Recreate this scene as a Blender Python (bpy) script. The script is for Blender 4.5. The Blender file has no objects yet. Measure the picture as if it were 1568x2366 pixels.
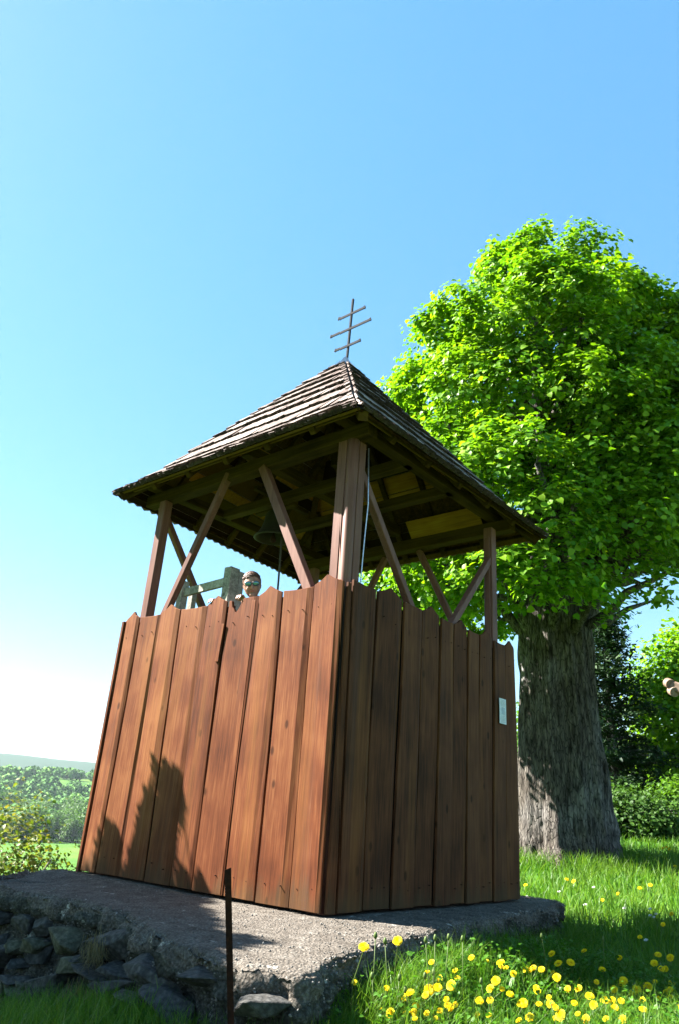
import bpy, bmesh, math, random
import numpy as np
from mathutils import Vector, Matrix
random.seed(7)
RNG = np.random.default_rng(7)
scene = bpy.context.scene
COL = scene.collection

# ------------------------------------------------------------------ camera, world, sun, exposure
CAM = np.array([-4.14458755, -3.51172475, 0.63])
D = np.array([0.69499273, 0.60769395, 0.3843087])
R2 = np.array([0.63604713, -0.76886245, 0.06553307])
U2 = np.array([-0.33530458, -0.19889344, 0.9208758])
cam_data = bpy.data.cameras.new('camera')
cam = bpy.data.objects.new('camera', cam_data)
COL.objects.link(cam)
cam_data.sensor_width = 36.0
cam_data.lens = 36.0 * 1670.37 / 2366.0
cam_data.clip_start = 0.05
cam_data.clip_end = 60000
M = Matrix(((R2[0], U2[0], -D[0], CAM[0]), (R2[1], U2[1], -D[1], CAM[1]), (R2[2], U2[2], -D[2], CAM[2]), (0, 0, 0, 1)))
cam.matrix_world = M
scene.camera = cam

SUN_EL = math.radians(42.5)
SUN_H = np.array([-0.466, 0.885])           # horizontal direction towards the sun
SUN = np.array([SUN_H[0] * math.cos(SUN_EL), SUN_H[1] * math.cos(SUN_EL), math.sin(SUN_EL)])
world = bpy.data.worlds.new('World')
scene.world = world
world.use_nodes = True
wn = world.node_tree
wn.nodes.clear()
w_out = wn.nodes.new('ShaderNodeOutputWorld')
w_bg = wn.nodes.new('ShaderNodeBackground')
w_sky = wn.nodes.new('ShaderNodeTexSky')
w_sky.sky_type = 'NISHITA'
w_sky.sun_disc = False
w_sky.sun_elevation = SUN_EL
w_sky.sun_rotation = math.atan2(SUN_H[0], SUN_H[1])
w_sky.altitude = 200
w_sky.air_density = 1.0
w_sky.dust_density = 0.25
w_sky.ozone_density = 1.6
w_hsv = wn.nodes.new('ShaderNodeHueSaturation')
w_hsv.inputs['Hue'].default_value = 0.491
w_hsv.inputs['Saturation'].default_value = 1.85
w_gam = wn.nodes.new('ShaderNodeGamma')
w_gam.inputs['Gamma'].default_value = 0.50
wn.links.new(w_sky.outputs[0], w_gam.inputs['Color'])
wn.links.new(w_gam.outputs[0], w_hsv.inputs['Color'])
wn.links.new(w_hsv.outputs[0], w_bg.inputs['Color'])
wn.links.new(w_bg.outputs[0], w_out.inputs['Surface'])
w_bg.inputs['Strength'].default_value = 0.084

sun_data = bpy.data.lights.new('sun', 'SUN')
sun_data.energy = 5.0
sun_data.angle = math.radians(0.53)
sun_data.color = (1.0, 0.95, 0.87)
sun = bpy.data.objects.new('sun', sun_data)
COL.objects.link(sun)
sun.rotation_euler = Vector(SUN).to_track_quat('Z', 'Y').to_euler()

scene.view_settings.view_transform = 'Standard'
scene.view_settings.look = 'None'
scene.view_settings.gamma = 1.0
scene.view_settings.use_curve_mapping = False
scene.view_settings.exposure = 2.9
scene.render.engine = 'CYCLES'
scene.cycles.max_bounces = 8
scene.cycles.transparent_max_bounces = 8

# ------------------------------------------------------------------ helpers
def V3(*a): return np.array(a, float)
def ray(x, y): return D + (x - 784) / 1670.37 * R2 - (y - 1183) / 1670.37 * U2

def tag(o, label=None, cat=None, group=None, kind=None):
    if label: o['label'] = label
    if cat: o['category'] = cat
    if group: o['group'] = group
    if kind: o['kind'] = kind
    return o

def empty(name, loc, label, cat, group=None):
    o = bpy.data.objects.new(name, None)
    o.location = loc
    o.empty_display_size = 0.2
    COL.objects.link(o)
    return tag(o, label, cat, group)

def world_loc(o):
    v = Vector(o.location)
    while o.parent:
        o = o.parent
        v = v + Vector(o.location)
    return v

def link(name, me, mat=None, parent=None, origin=None):
    """mesh given in world coordinates; the object keeps loc 0 or 'origin'"""
    o = bpy.data.objects.new(name, me)
    COL.objects.link(o)
    if mat is not None and len(me.materials) == 0: me.materials.append(mat)
    if parent is not None:
        o.parent = parent
        o.matrix_parent_inverse = Matrix.Identity(4)
        o.location = -world_loc(parent)
    return o

def mesh_np(name, verts, faces, smooth=False, mat_idx=None):
    """faces: (n,k) array, all same k, or list of such arrays"""
    me = bpy.data.meshes.new(name)
    verts = np.asarray(verts, np.float32)
    fl = faces if isinstance(faces, list) else [faces]
    fl = [np.asarray(f, np.int32) for f in fl if len(f)]
    me.vertices.add(len(verts)); me.vertices.foreach_set('co', verts.ravel())
    tot = np.concatenate([np.full(len(f), f.shape[1], np.int32) for f in fl])
    idx = np.concatenate([f.ravel() for f in fl])
    start = np.concatenate([[0], np.cumsum(tot)[:-1]]).astype(np.int32)
    me.loops.add(len(idx)); me.loops.foreach_set('vertex_index', idx)
    me.polygons.add(len(tot)); me.polygons.foreach_set('loop_start', start)
    me.polygons.foreach_set('loop_total', tot)
    if smooth: me.polygons.foreach_set('use_smooth', np.ones(len(tot), bool))
    me.update(calc_edges=True); me.validate()
    return me

def pmesh(name, verts, faces, smooth=False):
    me = bpy.data.meshes.new(name)
    me.from_pydata([tuple(map(float, v)) for v in verts], [], faces)
    if smooth:
        for p in me.polygons: p.use_smooth = True
    me.update()
    return me

def fix_normals(me):
    bm = bmesh.new(); bm.from_mesh(me)
    bmesh.ops.recalc_face_normals(bm, faces=bm.faces[:])
    bm.to_mesh(me); bm.free()
    return me

def beam_mesh(name, a, b, w, h, up=(0, 0, 1), bevel=0.006, ext=0.0):
    """square timber from a to b, w across, h along 'up'"""
    a = Vector(a); b = Vector(b)
    d = (b - a).normalized()
    a = a - d * ext; b = b + d * ext
    upv = Vector(up)
    s = d.cross(upv).normalized(); u = s.cross(d).normalized()
    bm = bmesh.new()
    vs = []
    for P in (a, b):
        for (i, j) in ((-1, -1), (1, -1), (1, 1), (-1, 1)):
            vs.append(bm.verts.new(P + s * i * w / 2 + u * j * h / 2))
    q = [(0, 1, 2, 3), (4, 7, 6, 5), (0, 4, 5, 1), (1, 5, 6, 2), (2, 6, 7, 3), (3, 7, 4, 0)]
    for f in q: bm.faces.new([vs[i] for i in f])
    bmesh.ops.recalc_face_normals(bm, faces=bm.faces[:])
    if bevel: bmesh.ops.bevel(bm, geom=bm.edges[:], offset=bevel, segments=1, affect='EDGES')
    me = bpy.data.meshes.new(name); bm.to_mesh(me); bm.free()
    return me

def tube_arrays(pts, radii, n=8):
    pts = [Vector(p) for p in pts]
    V = []; F = []
    prev = None
    for i, p in enumerate(pts):
        d = (pts[min(i + 1, len(pts) - 1)] - pts[max(i - 1, 0)]).normalized()
        ref = Vector((0, 0, 1)) if abs(d.z) < 0.9 else Vector((1, 0, 0))
        if prev is not None: ref = prev
        s = d.cross(ref)
        s = s.normalized() if s.length > 1e-6 else d.orthogonal().normalized()
        u = s.cross(d).normalized(); prev = u
        r = radii[i] if hasattr(radii, '__len__') else radii
        for k in range(n):
            a = 2 * math.pi * k / n
            V.append(p + s * math.cos(a) * r + u * math.sin(a) * r)
    for i in range(len(pts) - 1):
        for k in range(n):
            F.append((i * n + k, i * n + (k + 1) % n, (i + 1) * n + (k + 1) % n, (i + 1) * n + k))
    F.append(tuple(range(n))[::-1]); F.append(tuple(range((len(pts) - 1) * n, len(pts) * n)))
    return V, F

def tube_mesh(name, pts, radii, n=8, smooth=True):
    V, F = tube_arrays(pts, radii, n)
    return fix_normals(pmesh(name, V, F, smooth))

def join_arrays(parts):
    V = []; F = []
    for v, f in parts:
        o = len(V); V += list(v); F += [tuple(i + o for i in q) for q in f]
    return V, F

# value noise (numpy)
_tab = np.random.default_rng(3).random(1 << 14).astype(np.float32)
def vnoise(P, scale, seed=0):
    Q = np.asarray(P, float) * scale + seed * 17.31
    I = np.floor(Q).astype(np.int64); Fq = Q - I; Fq = Fq * Fq * (3 - 2 * Fq)
    def h(i, j, k): return _tab[((i * 73856093) ^ (j * 19349663) ^ (k * 83492791)) & 16383]
    x, y, z = I[..., 0], I[..., 1], I[..., 2]; u, v, w = Fq[..., 0], Fq[..., 1], Fq[..., 2]
    r = 0
    for a in (0, 1):
        for b in (0, 1):
            for c in (0, 1):
                r = r + h(x + a, y + b, z + c) * (u if a else 1 - u) * (v if b else 1 - v) * (w if c else 1 - w)
    return r - 0.5
def fbm(P, scale, oct=4, seed=0, gain=0.5):
    r = 0; a = 1.0
    for o in range(oct):
        r = r + a * vnoise(P, scale * 2 ** o, seed + o); a *= gain
    return r
def sstep(a, b, x):
    t = np.clip((x - a) / (b - a), 0, 1); return t * t * (3 - 2 * t)

# ------------------------------------------------------------------ materials
def new_mat(name):
    m = bpy.data.materials.new(name); m.use_nodes = True
    nt = m.node_tree; b = nt.nodes['Principled BSDF']
    return m, nt, b
def N(nt, t, **kw):
    n = nt.nodes.new(t)
    for k, v in kw.items():
        if hasattr(n, k): setattr(n, k, v)
        else: n.inputs[k].default_value = v
    return n
def ramp(nt, fac, stops, interp='LINEAR'):
    r = nt.nodes.new('ShaderNodeValToRGB'); r.color_ramp.interpolation = interp
    e = r.color_ramp.elements
    while len(e) < len(stops): e.new(0.5)
    for i, (p, c) in enumerate(stops):
        e[i].position = p; e[i].color = (*c, 1) if len(c) == 3 else c
    nt.links.new(fac, r.inputs[0]); return r
def mixc(nt, fac, a, b, mode='MIX'):
    m = nt.nodes.new('ShaderNodeMix'); m.data_type = 'RGBA'; m.blend_type = mode
    for s, v in ((m.inputs[0], fac), (m.inputs[6], a), (m.inputs[7], b)):
        if hasattr(v, 'is_output') or isinstance(v, bpy.types.NodeSocket): nt.links.new(v, s)
        elif isinstance(v, (int, float)): s.default_value = v
        else: s.default_value = (*v, 1)
    return m.outputs[2]
def math_n(nt, op, a, b=None):
    m = nt.nodes.new('ShaderNodeMath'); m.operation = op
    for s, v in ((m.inputs[0], a), (m.inputs[1], b)):
        if v is None: continue
        if isinstance(v, bpy.types.NodeSocket): nt.links.new(v, s)
        else: s.default_value = v
    return m.outputs[0]
def bump(nt, b, h, strength, dist=0.01):
    bn = N(nt, 'ShaderNodeBump'); bn.inputs['Strength'].default_value = strength; bn.inputs['Distance'].default_value = dist
    nt.links.new(h, bn.inputs['Height']); nt.links.new(bn.outputs[0], b.inputs['Normal'])

def dim(c, k): return tuple(x * k for x in c)
def wood_mat(name, dark, mid, light, axis='Z', rough=0.62, knots=True, bump_s=0.35, grain=1.0, spec=0.06, varamt=0.35, streak=1.0, kk=.55):
    """stained timber: long grain along one axis, knots, per-piece variation"""
    kk *= .60
    dark, mid, light = dim(dark, kk), dim(mid, kk), dim(light, kk)
    m, nt, b = new_mat(name)
    geo = N(nt, 'ShaderNodeNewGeometry'); oi = N(nt, 'ShaderNodeObjectInfo')
    off = nt.nodes.new('ShaderNodeVectorMath'); off.operation = 'SCALE'
    comb = N(nt, 'ShaderNodeCombineXYZ')
    for k in range(3): nt.links.new(oi.outputs['Random'], comb.inputs[k])
    nt.links.new(comb.outputs[0], off.inputs[0]); off.inputs['Scale'].default_value = 37.0
    add = nt.nodes.new('ShaderNodeVectorMath'); add.operation = 'ADD'
    nt.links.new(geo.outputs['Position'], add.inputs[0]); nt.links.new(off.outputs[0], add.inputs[1])
    mp = N(nt, 'ShaderNodeMapping')
    mp.inputs['Scale'].default_value = {'Z': (1, 1, .045), 'X': (.045, 1, 1), 'Y': (1, .045, 1), 'N': (1, 1, 1)}[axis]
    nt.links.new(add.outputs[0], mp.inputs[0])
    n1 = N(nt, 'ShaderNodeTexNoise', Scale=22.0 * grain, Detail=5.0, Roughness=0.6, Distortion=0.6); nt.links.new(mp.outputs[0], n1.inputs[0])
    n2 = N(nt, 'ShaderNodeTexNoise', Scale=95.0 * grain, Detail=3.0); nt.links.new(mp.outputs[0], n2.inputs[0])
    n3 = N(nt, 'ShaderNodeTexNoise', Scale=2.3, Detail=3.0); nt.links.new(add.outputs[0], n3.inputs[0])
    g = math_n(nt, 'ADD', math_n(nt, 'MULTIPLY', n1.outputs[0], 0.6 * streak), math_n(nt, 'MULTIPLY', n2.outputs[0], 0.4))
    g = math_n(nt, 'ADD', g, (1 - streak) * .3)
    g = math_n(nt, 'ADD', g, math_n(nt, 'MULTIPLY', math_n(nt, 'SUBTRACT', n3.outputs[0], 0.5), 0.45))
    g = math_n(nt, 'ADD', g, math_n(nt, 'MULTIPLY', math_n(nt, 'SUBTRACT', oi.outputs['Random'], 0.5), varamt * 0.3))
    r = ramp(nt, g, [(0.34, dark), (0.5, mid), (0.66, light)])
    col = r.outputs[0]
    if knots:
        mk = N(nt, 'ShaderNodeMapping'); mk.inputs['Scale'].default_value = {'Z': (1, 1, .55), 'X': (.55, 1, 1), 'Y': (1, .55, 1), 'N': (1, 1, 1)}[axis]
        nt.links.new(add.outputs[0], mk.inputs[0])
        vo = N(nt, 'ShaderNodeTexVoronoi', Scale=5.0); nt.links.new(mk.outputs[0], vo.inputs[0])
        kf = ramp(nt, vo.outputs['Distance'], [(0.0, (1, 1, 1)), (0.07, (1, 1, 1)), (0.12, (0, 0, 0))])
        col = mixc(nt, math_n(nt, 'MULTIPLY', kf.outputs[0], 0.75), col, tuple(c * 0.35 for c in dark))
        # weathered pale and dark streaks
        n4 = N(nt, 'ShaderNodeTexNoise', Scale=9.0, Detail=6.0, Roughness=0.7); nt.links.new(mp.outputs[0], n4.inputs[0])
        st = ramp(nt, n4.outputs[0], [(0.62, (0, 0, 0)), (0.74, (1, 1, 1))])
        col = mixc(nt, math_n(nt, 'MULTIPLY', st.outputs[0], 0.55), col, tuple(c * 0.5 + 0.01 for c in dark))
        n5 = N(nt, 'ShaderNodeTexNoise', Scale=14.0, Detail=6.0, Roughness=0.75); nt.links.new(mp.outputs[0], n5.inputs[0])
        st2 = ramp(nt, n5.outputs[0], [(0.66, (0, 0, 0)), (0.76, (1, 1, 1))])
        col = mixc(nt, math_n(nt, 'MULTIPLY', st2.outputs[0], 0.35), col, tuple(min(1, c * 1.7 + 0.05) for c in light))
    if knots and axis == 'Z':
        sx = N(nt, 'ShaderNodeSeparateXYZ'); nt.links.new(geo.outputs['Position'], sx.inputs[0])
        n6 = N(nt, 'ShaderNodeTexNoise', Scale=6.0, Detail=6.0, Roughness=.7); nt.links.new(mp.outputs[0], n6.inputs[0])
        hh = math_n(nt, 'ADD', sx.outputs[2], math_n(nt, 'MULTIPLY', math_n(nt, 'SUBTRACT', n6.outputs[0], .5), -.7))
        df = ramp(nt, hh, [(.02, (1, 1, 1)), (.16, (0, 0, 0))])
        col = mixc(nt, math_n(nt, 'MULTIPLY', df.outputs[0], .55), col, dim((.16, .12, .06), kk))
        n7 = N(nt, 'ShaderNodeTexNoise', Scale=5.0, Detail=5.0, Roughness=.65); nt.links.new(mp.outputs[0], n7.inputs[0])
        yf = ramp(nt, n7.outputs[0], [(.52, (0, 0, 0)), (.68, (1, 1, 1))])
        col = mixc(nt, math_n(nt, 'MULTIPLY', yf.outputs[0], .45), col, dim((.56, .24, .07), kk))
        wf = ramp(nt, n6.outputs[0], [(.58, (0, 0, 0)), (.72, (1, 1, 1))])
        col = mixc(nt, math_n(nt, 'MULTIPLY', wf.outputs[0], .45), col, dim((.22, .12, .09), kk))
    nt.links.new(col, b.inputs['Base Color'])
    b.inputs['Roughness'].default_value = rough
    b.inputs['Specular IOR Level'].default_value = spec
    bump(nt, b, g, bump_s, 0.003)
    return m

MW = {}
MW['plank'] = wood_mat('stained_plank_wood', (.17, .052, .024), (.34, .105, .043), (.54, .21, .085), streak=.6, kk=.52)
MW['plank_shade'] = wood_mat('shade_toned_plank_wood', (.10, .040, .020), (.23, .085, .038), (.34, .14, .06), streak=.7, kk=.56)  # plank wood darkened to put the unlit walls' shade into the colour
MW['post'] = wood_mat('painted_post_wood', (.28, .125, .09), (.40, .18, .135), (.50, .25, .19), kk=.52, knots=False, rough=.5, bump_s=.2, spec=.12)
MW['beam_x'] = wood_mat('roof_timber_wood', (.08, .042, .010), (.19, .105, .022), (.28, .165, .035), axis='X', knots=False, rough=.85, kk=.38, spec=.05)
MW['beam_y'] = wood_mat('roof_timber_wood_long', (.08, .042, .010), (.19, .105, .022), (.28, .165, .035), axis='Y', knots=False, rough=.85, kk=.38, spec=.05)
MW['sheath'] = wood_mat('roof_board_wood', (.05, .022, .008), (.16, .075, .016), (.34, .19, .03), axis='N', knots=False, rough=.85, varamt=3.0, kk=.42, spec=.05)
MW['grey'] = wood_mat('weathered_grey_wood', (.16, .155, .13), (.32, .31, .27), (.46, .45, .40), kk=1.5, axis='N', knots=True, rough=.85)
MW['shingle'] = wood_mat('weathered_shingle_wood', (.30, .225, .20), (.56, .45, .41), (.76, .62, .55), kk=.54, axis='N', knots=False, rough=.85, varamt=1.5, bump_s=.6, grain=1.6)
MW['butt'] = wood_mat('shade_dark_shingle_end', (.05, .035, .03), (.10, .07, .06), (.16, .12, .10), axis='N', knots=False, rough=.95)
MW['gap_shade_batten'] = wood_mat('gap_shade_wood', (.03, .02, .015), (.05, .035, .03), (.08, .05, .04), knots=False, rough=.95, kk=.5)  # near-black colour paints the shade inside the plank gaps
MW['ochre'] = wood_mat('ochre_board', (.34, .15, .02), (.50, .24, .03), (.62, .34, .05), axis='Y', knots=False, rough=.8, kk=.95)
MW['tan'] = wood_mat('pale_timber', (.38, .22, .13), (.55, .38, .28), (.68, .52, .42), axis='Y', knots=False, rough=.75)

def metal_mat(name, c1, c2, rough=.6, metallic=.6, scale=30):
    m, nt, b = new_mat(name)
    tc = N(nt, 'ShaderNodeNewGeometry'); n = N(nt, 'ShaderNodeTexNoise', Scale=scale, Detail=5.0)
    nt.links.new(tc.outputs['Position'], n.inputs[0])
    r = ramp(nt, n.outputs[0], [(0.35, c1), (0.65, c2)]); nt.links.new(r.outputs[0], b.inputs['Base Color'])
    b.inputs['Roughness'].default_value = rough; b.inputs['Metallic'].default_value = metallic
    if not metallic: b.inputs['Specular IOR Level'].default_value = .08
    bump(nt, b, n.outputs[0], .3, .002)
    return m
MM = dict(rust=metal_mat('rusty_iron', (.018, .009, .008), (.038, .015, .010), .85, .0, 60),
          iron=metal_mat('grey_wrought_iron', (.008, .009, .012), (.022, .024, .03), .8, .0, 40),
          zinc=metal_mat('zinc_cable', (.35, .36, .38), (.6, .61, .63), .3, .9, 90),
          bronze=metal_mat('dark_bronze', (.015, .013, .010), (.03, .026, .018), .7, .3, 12))

def leaf_mat(name, cols, trans=0.35, rough=.45, tcol=None, kk=.75):
    kk *= (.60 if 'petal' not in name else 1.0)
    cols = [dim(c, kk) for c in cols]
    m, nt, b = new_mat(name)
    geo = N(nt, 'ShaderNodeNewGeometry')
    r = ramp(nt, geo.outputs['Random Per Island'], [(i / (len(cols) - 1), c) for i, c in enumerate(cols)])
    n = N(nt, 'ShaderNodeTexNoise', Scale=1.3, Detail=3.0); nt.links.new(geo.outputs['Position'], n.inputs[0])
    f = ramp(nt, n.outputs[0], [(0.4, (0, 0, 0)), (0.62, (1, 1, 1))])
    col = mixc(nt, math_n(nt, 'MULTIPLY', f.outputs[0], .35), r.outputs[0], cols[-1])
    nt.links.new(col, b.inputs['Base Color']); b.inputs['Roughness'].default_value = rough
    b.inputs['Specular IOR Level'].default_value = .18
    tr = N(nt, 'ShaderNodeBsdfTranslucent'); tc = mixc(nt, 1.0, col, tcol or (1.0, 1.0, .45), 'MULTIPLY')
    tm = mixc(nt, 1.0, tc, (2.0, 2.0, 2.0), 'MULTIPLY')
    nt.links.new(tm, tr.inputs[0])
    mx = N(nt, 'ShaderNodeMixShader'); mx.inputs[0].default_value = trans
    nt.links.new(b.outputs[0], mx.inputs[1]); nt.links.new(tr.outputs[0], mx.inputs[2])
    nt.links.new(mx.outputs[0], nt.nodes['Material Output'].inputs['Surface'])
    return m
ML = dict(
    linden=leaf_mat('linden_leaf', [(.05, .17, .006), (.09, .26, .008), (.17, .37, .010), (.26, .44, .012)], .36, .5, kk=1.0),
    grass=leaf_mat('grass_blade', [(.045, .16, .012), (.08, .24, .018), (.13, .31, .025), (.22, .36, .05)], .34, .45, kk=.78),
    weed=leaf_mat('weed_leaf', [(.05, .18, .012), (.09, .27, .02), (.13, .32, .03)], .3, .45),
    dry=leaf_mat('dry_grass_blade', [(.16, .13, .07), (.26, .22, .12), (.33, .29, .17)], .25, .7),
    conifer=leaf_mat('conifer_needle', [(.018, .05, .022), (.03, .075, .028), (.05, .11, .03)], .12, .6, (1, 1, .8)),
    shrub=leaf_mat('shrub_leaf', [(.06, .17, .015), (.10, .26, .02), (.16, .32, .03)], .35, .5),
    yellow=leaf_mat('young_yellow_leaf', [(.09, .17, .02), (.15, .24, .025), (.22, .27, .03), (.22, .19, .04)], .35, .5),
    far=leaf_mat('valley_leaf', [(.055, .15, .030), (.085, .21, .035), (.13, .27, .04)], .25, .6),
    petal=leaf_mat('dandelion_petal', [(.80, .56, .004), (.85, .66, .006), (.88, .72, .01)], .25, .6, (1, .9, .3), .85),
    white=leaf_mat('daisy_petal', [(.75, .75, .72), (.8, .8, .78)], .2, .6, (1, 1, 1)),
    dark=leaf_mat('shade_toned_shrub_leaf', [(.03, .09, .012), (.05, .14, .016), (.09, .20, .02)], .25, .6),  # leaf colour darkened to paint in the shade of the conifers
    stem=leaf_mat('flower_stem', [(.14, .24, .05), (.20, .28, .08)], .15, .5))

def bark_mat():
    m, nt, b = new_mat('linden_bark')
    tc = N(nt, 'ShaderNodeNewGeometry')
    mp = N(nt, 'ShaderNodeMapping'); mp.inputs['Scale'].default_value = (1, 1, .20); nt.links.new(tc.outputs['Position'], mp.inputs[0])
    n1 = N(nt, 'ShaderNodeTexNoise', Scale=16.0, Detail=6.0, Roughness=.65, Distortion=.5); nt.links.new(mp.outputs[0], n1.inputs[0])
    n2 = N(nt, 'ShaderNodeTexNoise', Scale=.9, Detail=4.0); nt.links.new(tc.outputs['Position'], n2.inputs[0])
    v = N(nt, 'ShaderNodeTexVoronoi', Scale=26.0, feature='DISTANCE_TO_EDGE'); nt.links.new(mp.outputs[0], v.inputs[0])
    r = ramp(nt, n1.outputs[0], [(.36, (.035, .032, .030)), (.48, (.11, .104, .10)), (.64, (.22, .21, .20))])
    r2 = ramp(nt, n2.outputs[0], [(.42, (.55, .50, .44)), (.6, (1, 1, 1))])
    c = mixc(nt, 1.0, r.outputs[0], r2.outputs[0], 'MULTIPLY')
    e = ramp(nt, v.outputs['Distance'], [(0, (.35, .35, .35)), (.10, (1, 1, 1))])
    c = mixc(nt, 1.0, c, e.outputs[0], 'MULTIPLY')
    nt.links.new(c, b.inputs['Base Color']); b.inputs['Roughness'].default_value = .95; b.inputs['Specular IOR Level'].default_value = .08
    h = math_n(nt, 'ADD', n1.outputs[0], math_n(nt, 'MULTIPLY', e.outputs[0], .5))
    bump(nt, b, h, .9, .04)
    return m
MB = bark_mat()

def rough_mat(name, stops, scale=9, fine=70, rough=.95, bump_s=.7, dist=.012, lichen=None, kk=.62):
    kk *= .78
    stops = [(p, dim(c, kk)) for p, c in stops]
    m, nt, b = new_mat(name)
    tc = N(nt, 'ShaderNodeNewGeometry')
    n1 = N(nt, 'ShaderNodeTexNoise', Scale=scale, Detail=7.0, Roughness=.65); nt.links.new(tc.outputs['Position'], n1.inputs[0])
    n2 = N(nt, 'ShaderNodeTexNoise', Scale=fine, Detail=4.0, Roughness=.7); nt.links.new(tc.outputs['Position'], n2.inputs[0])
    v = N(nt, 'ShaderNodeTexVoronoi', Scale=fine * .8); nt.links.new(tc.outputs['Position'], v.inputs[0])
    g = math_n(nt, 'ADD', math_n(nt, 'MULTIPLY', n1.outputs[0], .5), math_n(nt, 'MULTIPLY', n2.outputs[0], .5))
    r = ramp(nt, g, stops); c = r.outputs[0]
    pv = ramp(nt, v.outputs['Distance'], [(0.0, (1.25, 1.2, 1.15)), (.35, (1, 1, 1)), (.7, (.55, .53, .5))])
    c = mixc(nt, .8, c, pv.outputs[0], 'MULTIPLY')
    if lichen:
        n3 = N(nt, 'ShaderNodeTexNoise', Scale=6.0, Detail=8.0, Roughness=.8); nt.links.new(tc.outputs['Position'], n3.inputs[0])
        f = ramp(nt, n3.outputs[0], [(.60, (0, 0, 0)), (.66, (1, 1, 1))])
        c = mixc(nt, math_n(nt, 'MULTIPLY', f.outputs[0], .7), c, lichen)
    nt.links.new(c, b.inputs['Base Color']); b.inputs['Roughness'].default_value = rough; b.inputs['Specular IOR Level'].default_value = .15
    h = math_n(nt, 'SUBTRACT', math_n(nt, 'ADD', n2.outputs[0], n1.outputs[0]), math_n(nt, 'MULTIPLY', v.outputs['Distance'], .8))
    bump(nt, b, h, bump_s, dist)
    return m
MC = dict(
    concrete=rough_mat('old_coarse_concrete', [(.36, (.17, .145, .12)), (.5, (.36, .315, .265)), (.64, (.56, .51, .45))], 7, 80, bump_s=1.0, dist=.016, lichen=(.58, .56, .50), kk=.46),
    stone=rough_mat('dark_field_stone', [(.36, (.10, .10, .10)), (.5, (.17, .168, .16)), (.64, (.27, .26, .24))], 5, 45, bump_s=.5, kk=.42),
    mortar=rough_mat('shade_darkened_mortar', [(.36, (.05, .05, .042)), (.5, (.12, .118, .10)), (.62, (.24, .235, .21))], 9, 60, bump_s=1.0, dist=.016, lichen=(.42, .42, .38), kk=.62),
    mossy=rough_mat('mossy_field_stone', [(.36, (.10, .10, .06)), (.5, (.16, .16, .11)), (.64, (.26, .26, .20))], 5, 45, bump_s=.5),
    pebble=rough_mat('pebble', [(.36, (.20, .19, .18)), (.5, (.34, .32, .29)), (.64, (.50, .47, .43))], 12, 60, bump_s=.3, dist=.004))

def ground_mat():
    m, nt, b = new_mat('grassy_ground')
    tc = N(nt, 'ShaderNodeNewGeometry')
    n1 = N(nt, 'ShaderNodeTexNoise', Scale=.012, Detail=5.0, Roughness=.6); nt.links.new(tc.outputs['Position'], n1.inputs[0])
    n2 = N(nt, 'ShaderNodeTexNoise', Scale=3.0, Detail=8.0, Roughness=.7); nt.links.new(tc.outputs['Position'], n2.inputs[0])
    r1 = ramp(nt, n1.outputs[0], [(.35, (.03, .09, .012)), (.5, (.055, .14, .016)), (.62, (.085, .15, .025))])
    r2 = ramp(nt, n2.outputs[0], [(.35, (.45, .5, .4)), (.65, (1.15, 1.1, 1.0))])
    c = mixc(nt, 1.0, r1.outputs[0], r2.outputs[0], 'MULTIPLY')
    ln = nt.nodes.new('ShaderNodeVectorMath'); ln.operation = 'LENGTH'; nt.links.new(tc.outputs['Position'], ln.inputs[0])
    fr_ = ramp(nt, math_n(nt, 'DIVIDE', ln.outputs['Value'], 4000.0), [(.44, (0, 0, 0)), (.52, (1, 1, 1))])
    c = mixc(nt, fr_.outputs[0], c, (.012, .035, .014))     # wooded far ridge
    nt.links.new(c, b.inputs['Base Color']); b.inputs['Roughness'].default_value = 1.0
    b.inputs['Specular IOR Level'].default_value = .1
    bump(nt, b, n2.outputs[0], .5, .05)
    return m
MG = ground_mat()

def flat_mat(name, c, rough=.6, metallic=0., spec=.5):
    m, nt, b = new_mat(name)
    tc = N(nt, 'ShaderNodeNewGeometry'); n = N(nt, 'ShaderNodeTexNoise', Scale=40.0, Detail=3.0)
    nt.links.new(tc.outputs['Position'], n.inputs[0])
    r = ramp(nt, n.outputs[0], [(.3, tuple(x * .85 for x in c)), (.7, tuple(min(1, x * 1.12) for x in c))])
    nt.links.new(r.outputs[0], b.inputs['Base Color']); b.inputs['Roughness'].default_value = rough
    b.inputs['Metallic'].default_value = metallic; b.inputs['Specular IOR Level'].default_value = spec
    return m

# ------------------------------------------------------------------ terrain
def ground_h(x, y):
    x = np.asarray(x, float); y = np.asarray(y, float)
    P = np.stack([x, y, np.zeros_like(x)], -1)
    h = -.36 + .075 * np.clip(x - 3, 0, 12) + .05 * vnoise(P, .9, 2)
    wl = 1 - sstep(-1.3, 0.2, x)
    h = h - wl * (.24 * np.clip(y + .25, 0, 3.0)) - .10 * sstep(-2.2, -5, x)
    h = h + .14 * (1 - sstep(.0, .55, np.abs(y + .95) )) * sstep(-1.6, -.6, x) * (1 - sstep(1.0, 2.4, x))
    r = np.hypot(x - CAM[0], y - CAM[1])
    q = y - 3.9 - .5 * np.clip(x - 2.5, 0, None)
    drop = 30 * (1 - np.exp(-np.clip(q, 0, None) / 30.0))
    h = h - drop
    n = fbm(P, 1 / 420.0, 3, 5)
    low = sstep(5, 120, q)
    h = h + low * (sstep(620, 1400, r + 200 * n) * 50 + 14 * n * sstep(300, 700, r)) - low * 30 * sstep(1750, 2300, r)
    h = h + 152 * sstep(2350, 3300, r) * (.93 + .22 * vnoise(P, 1 / 900.0, 8)) * low
    h = h - (1 - low) * sstep(60, 400, r) * 20
    return h

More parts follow.
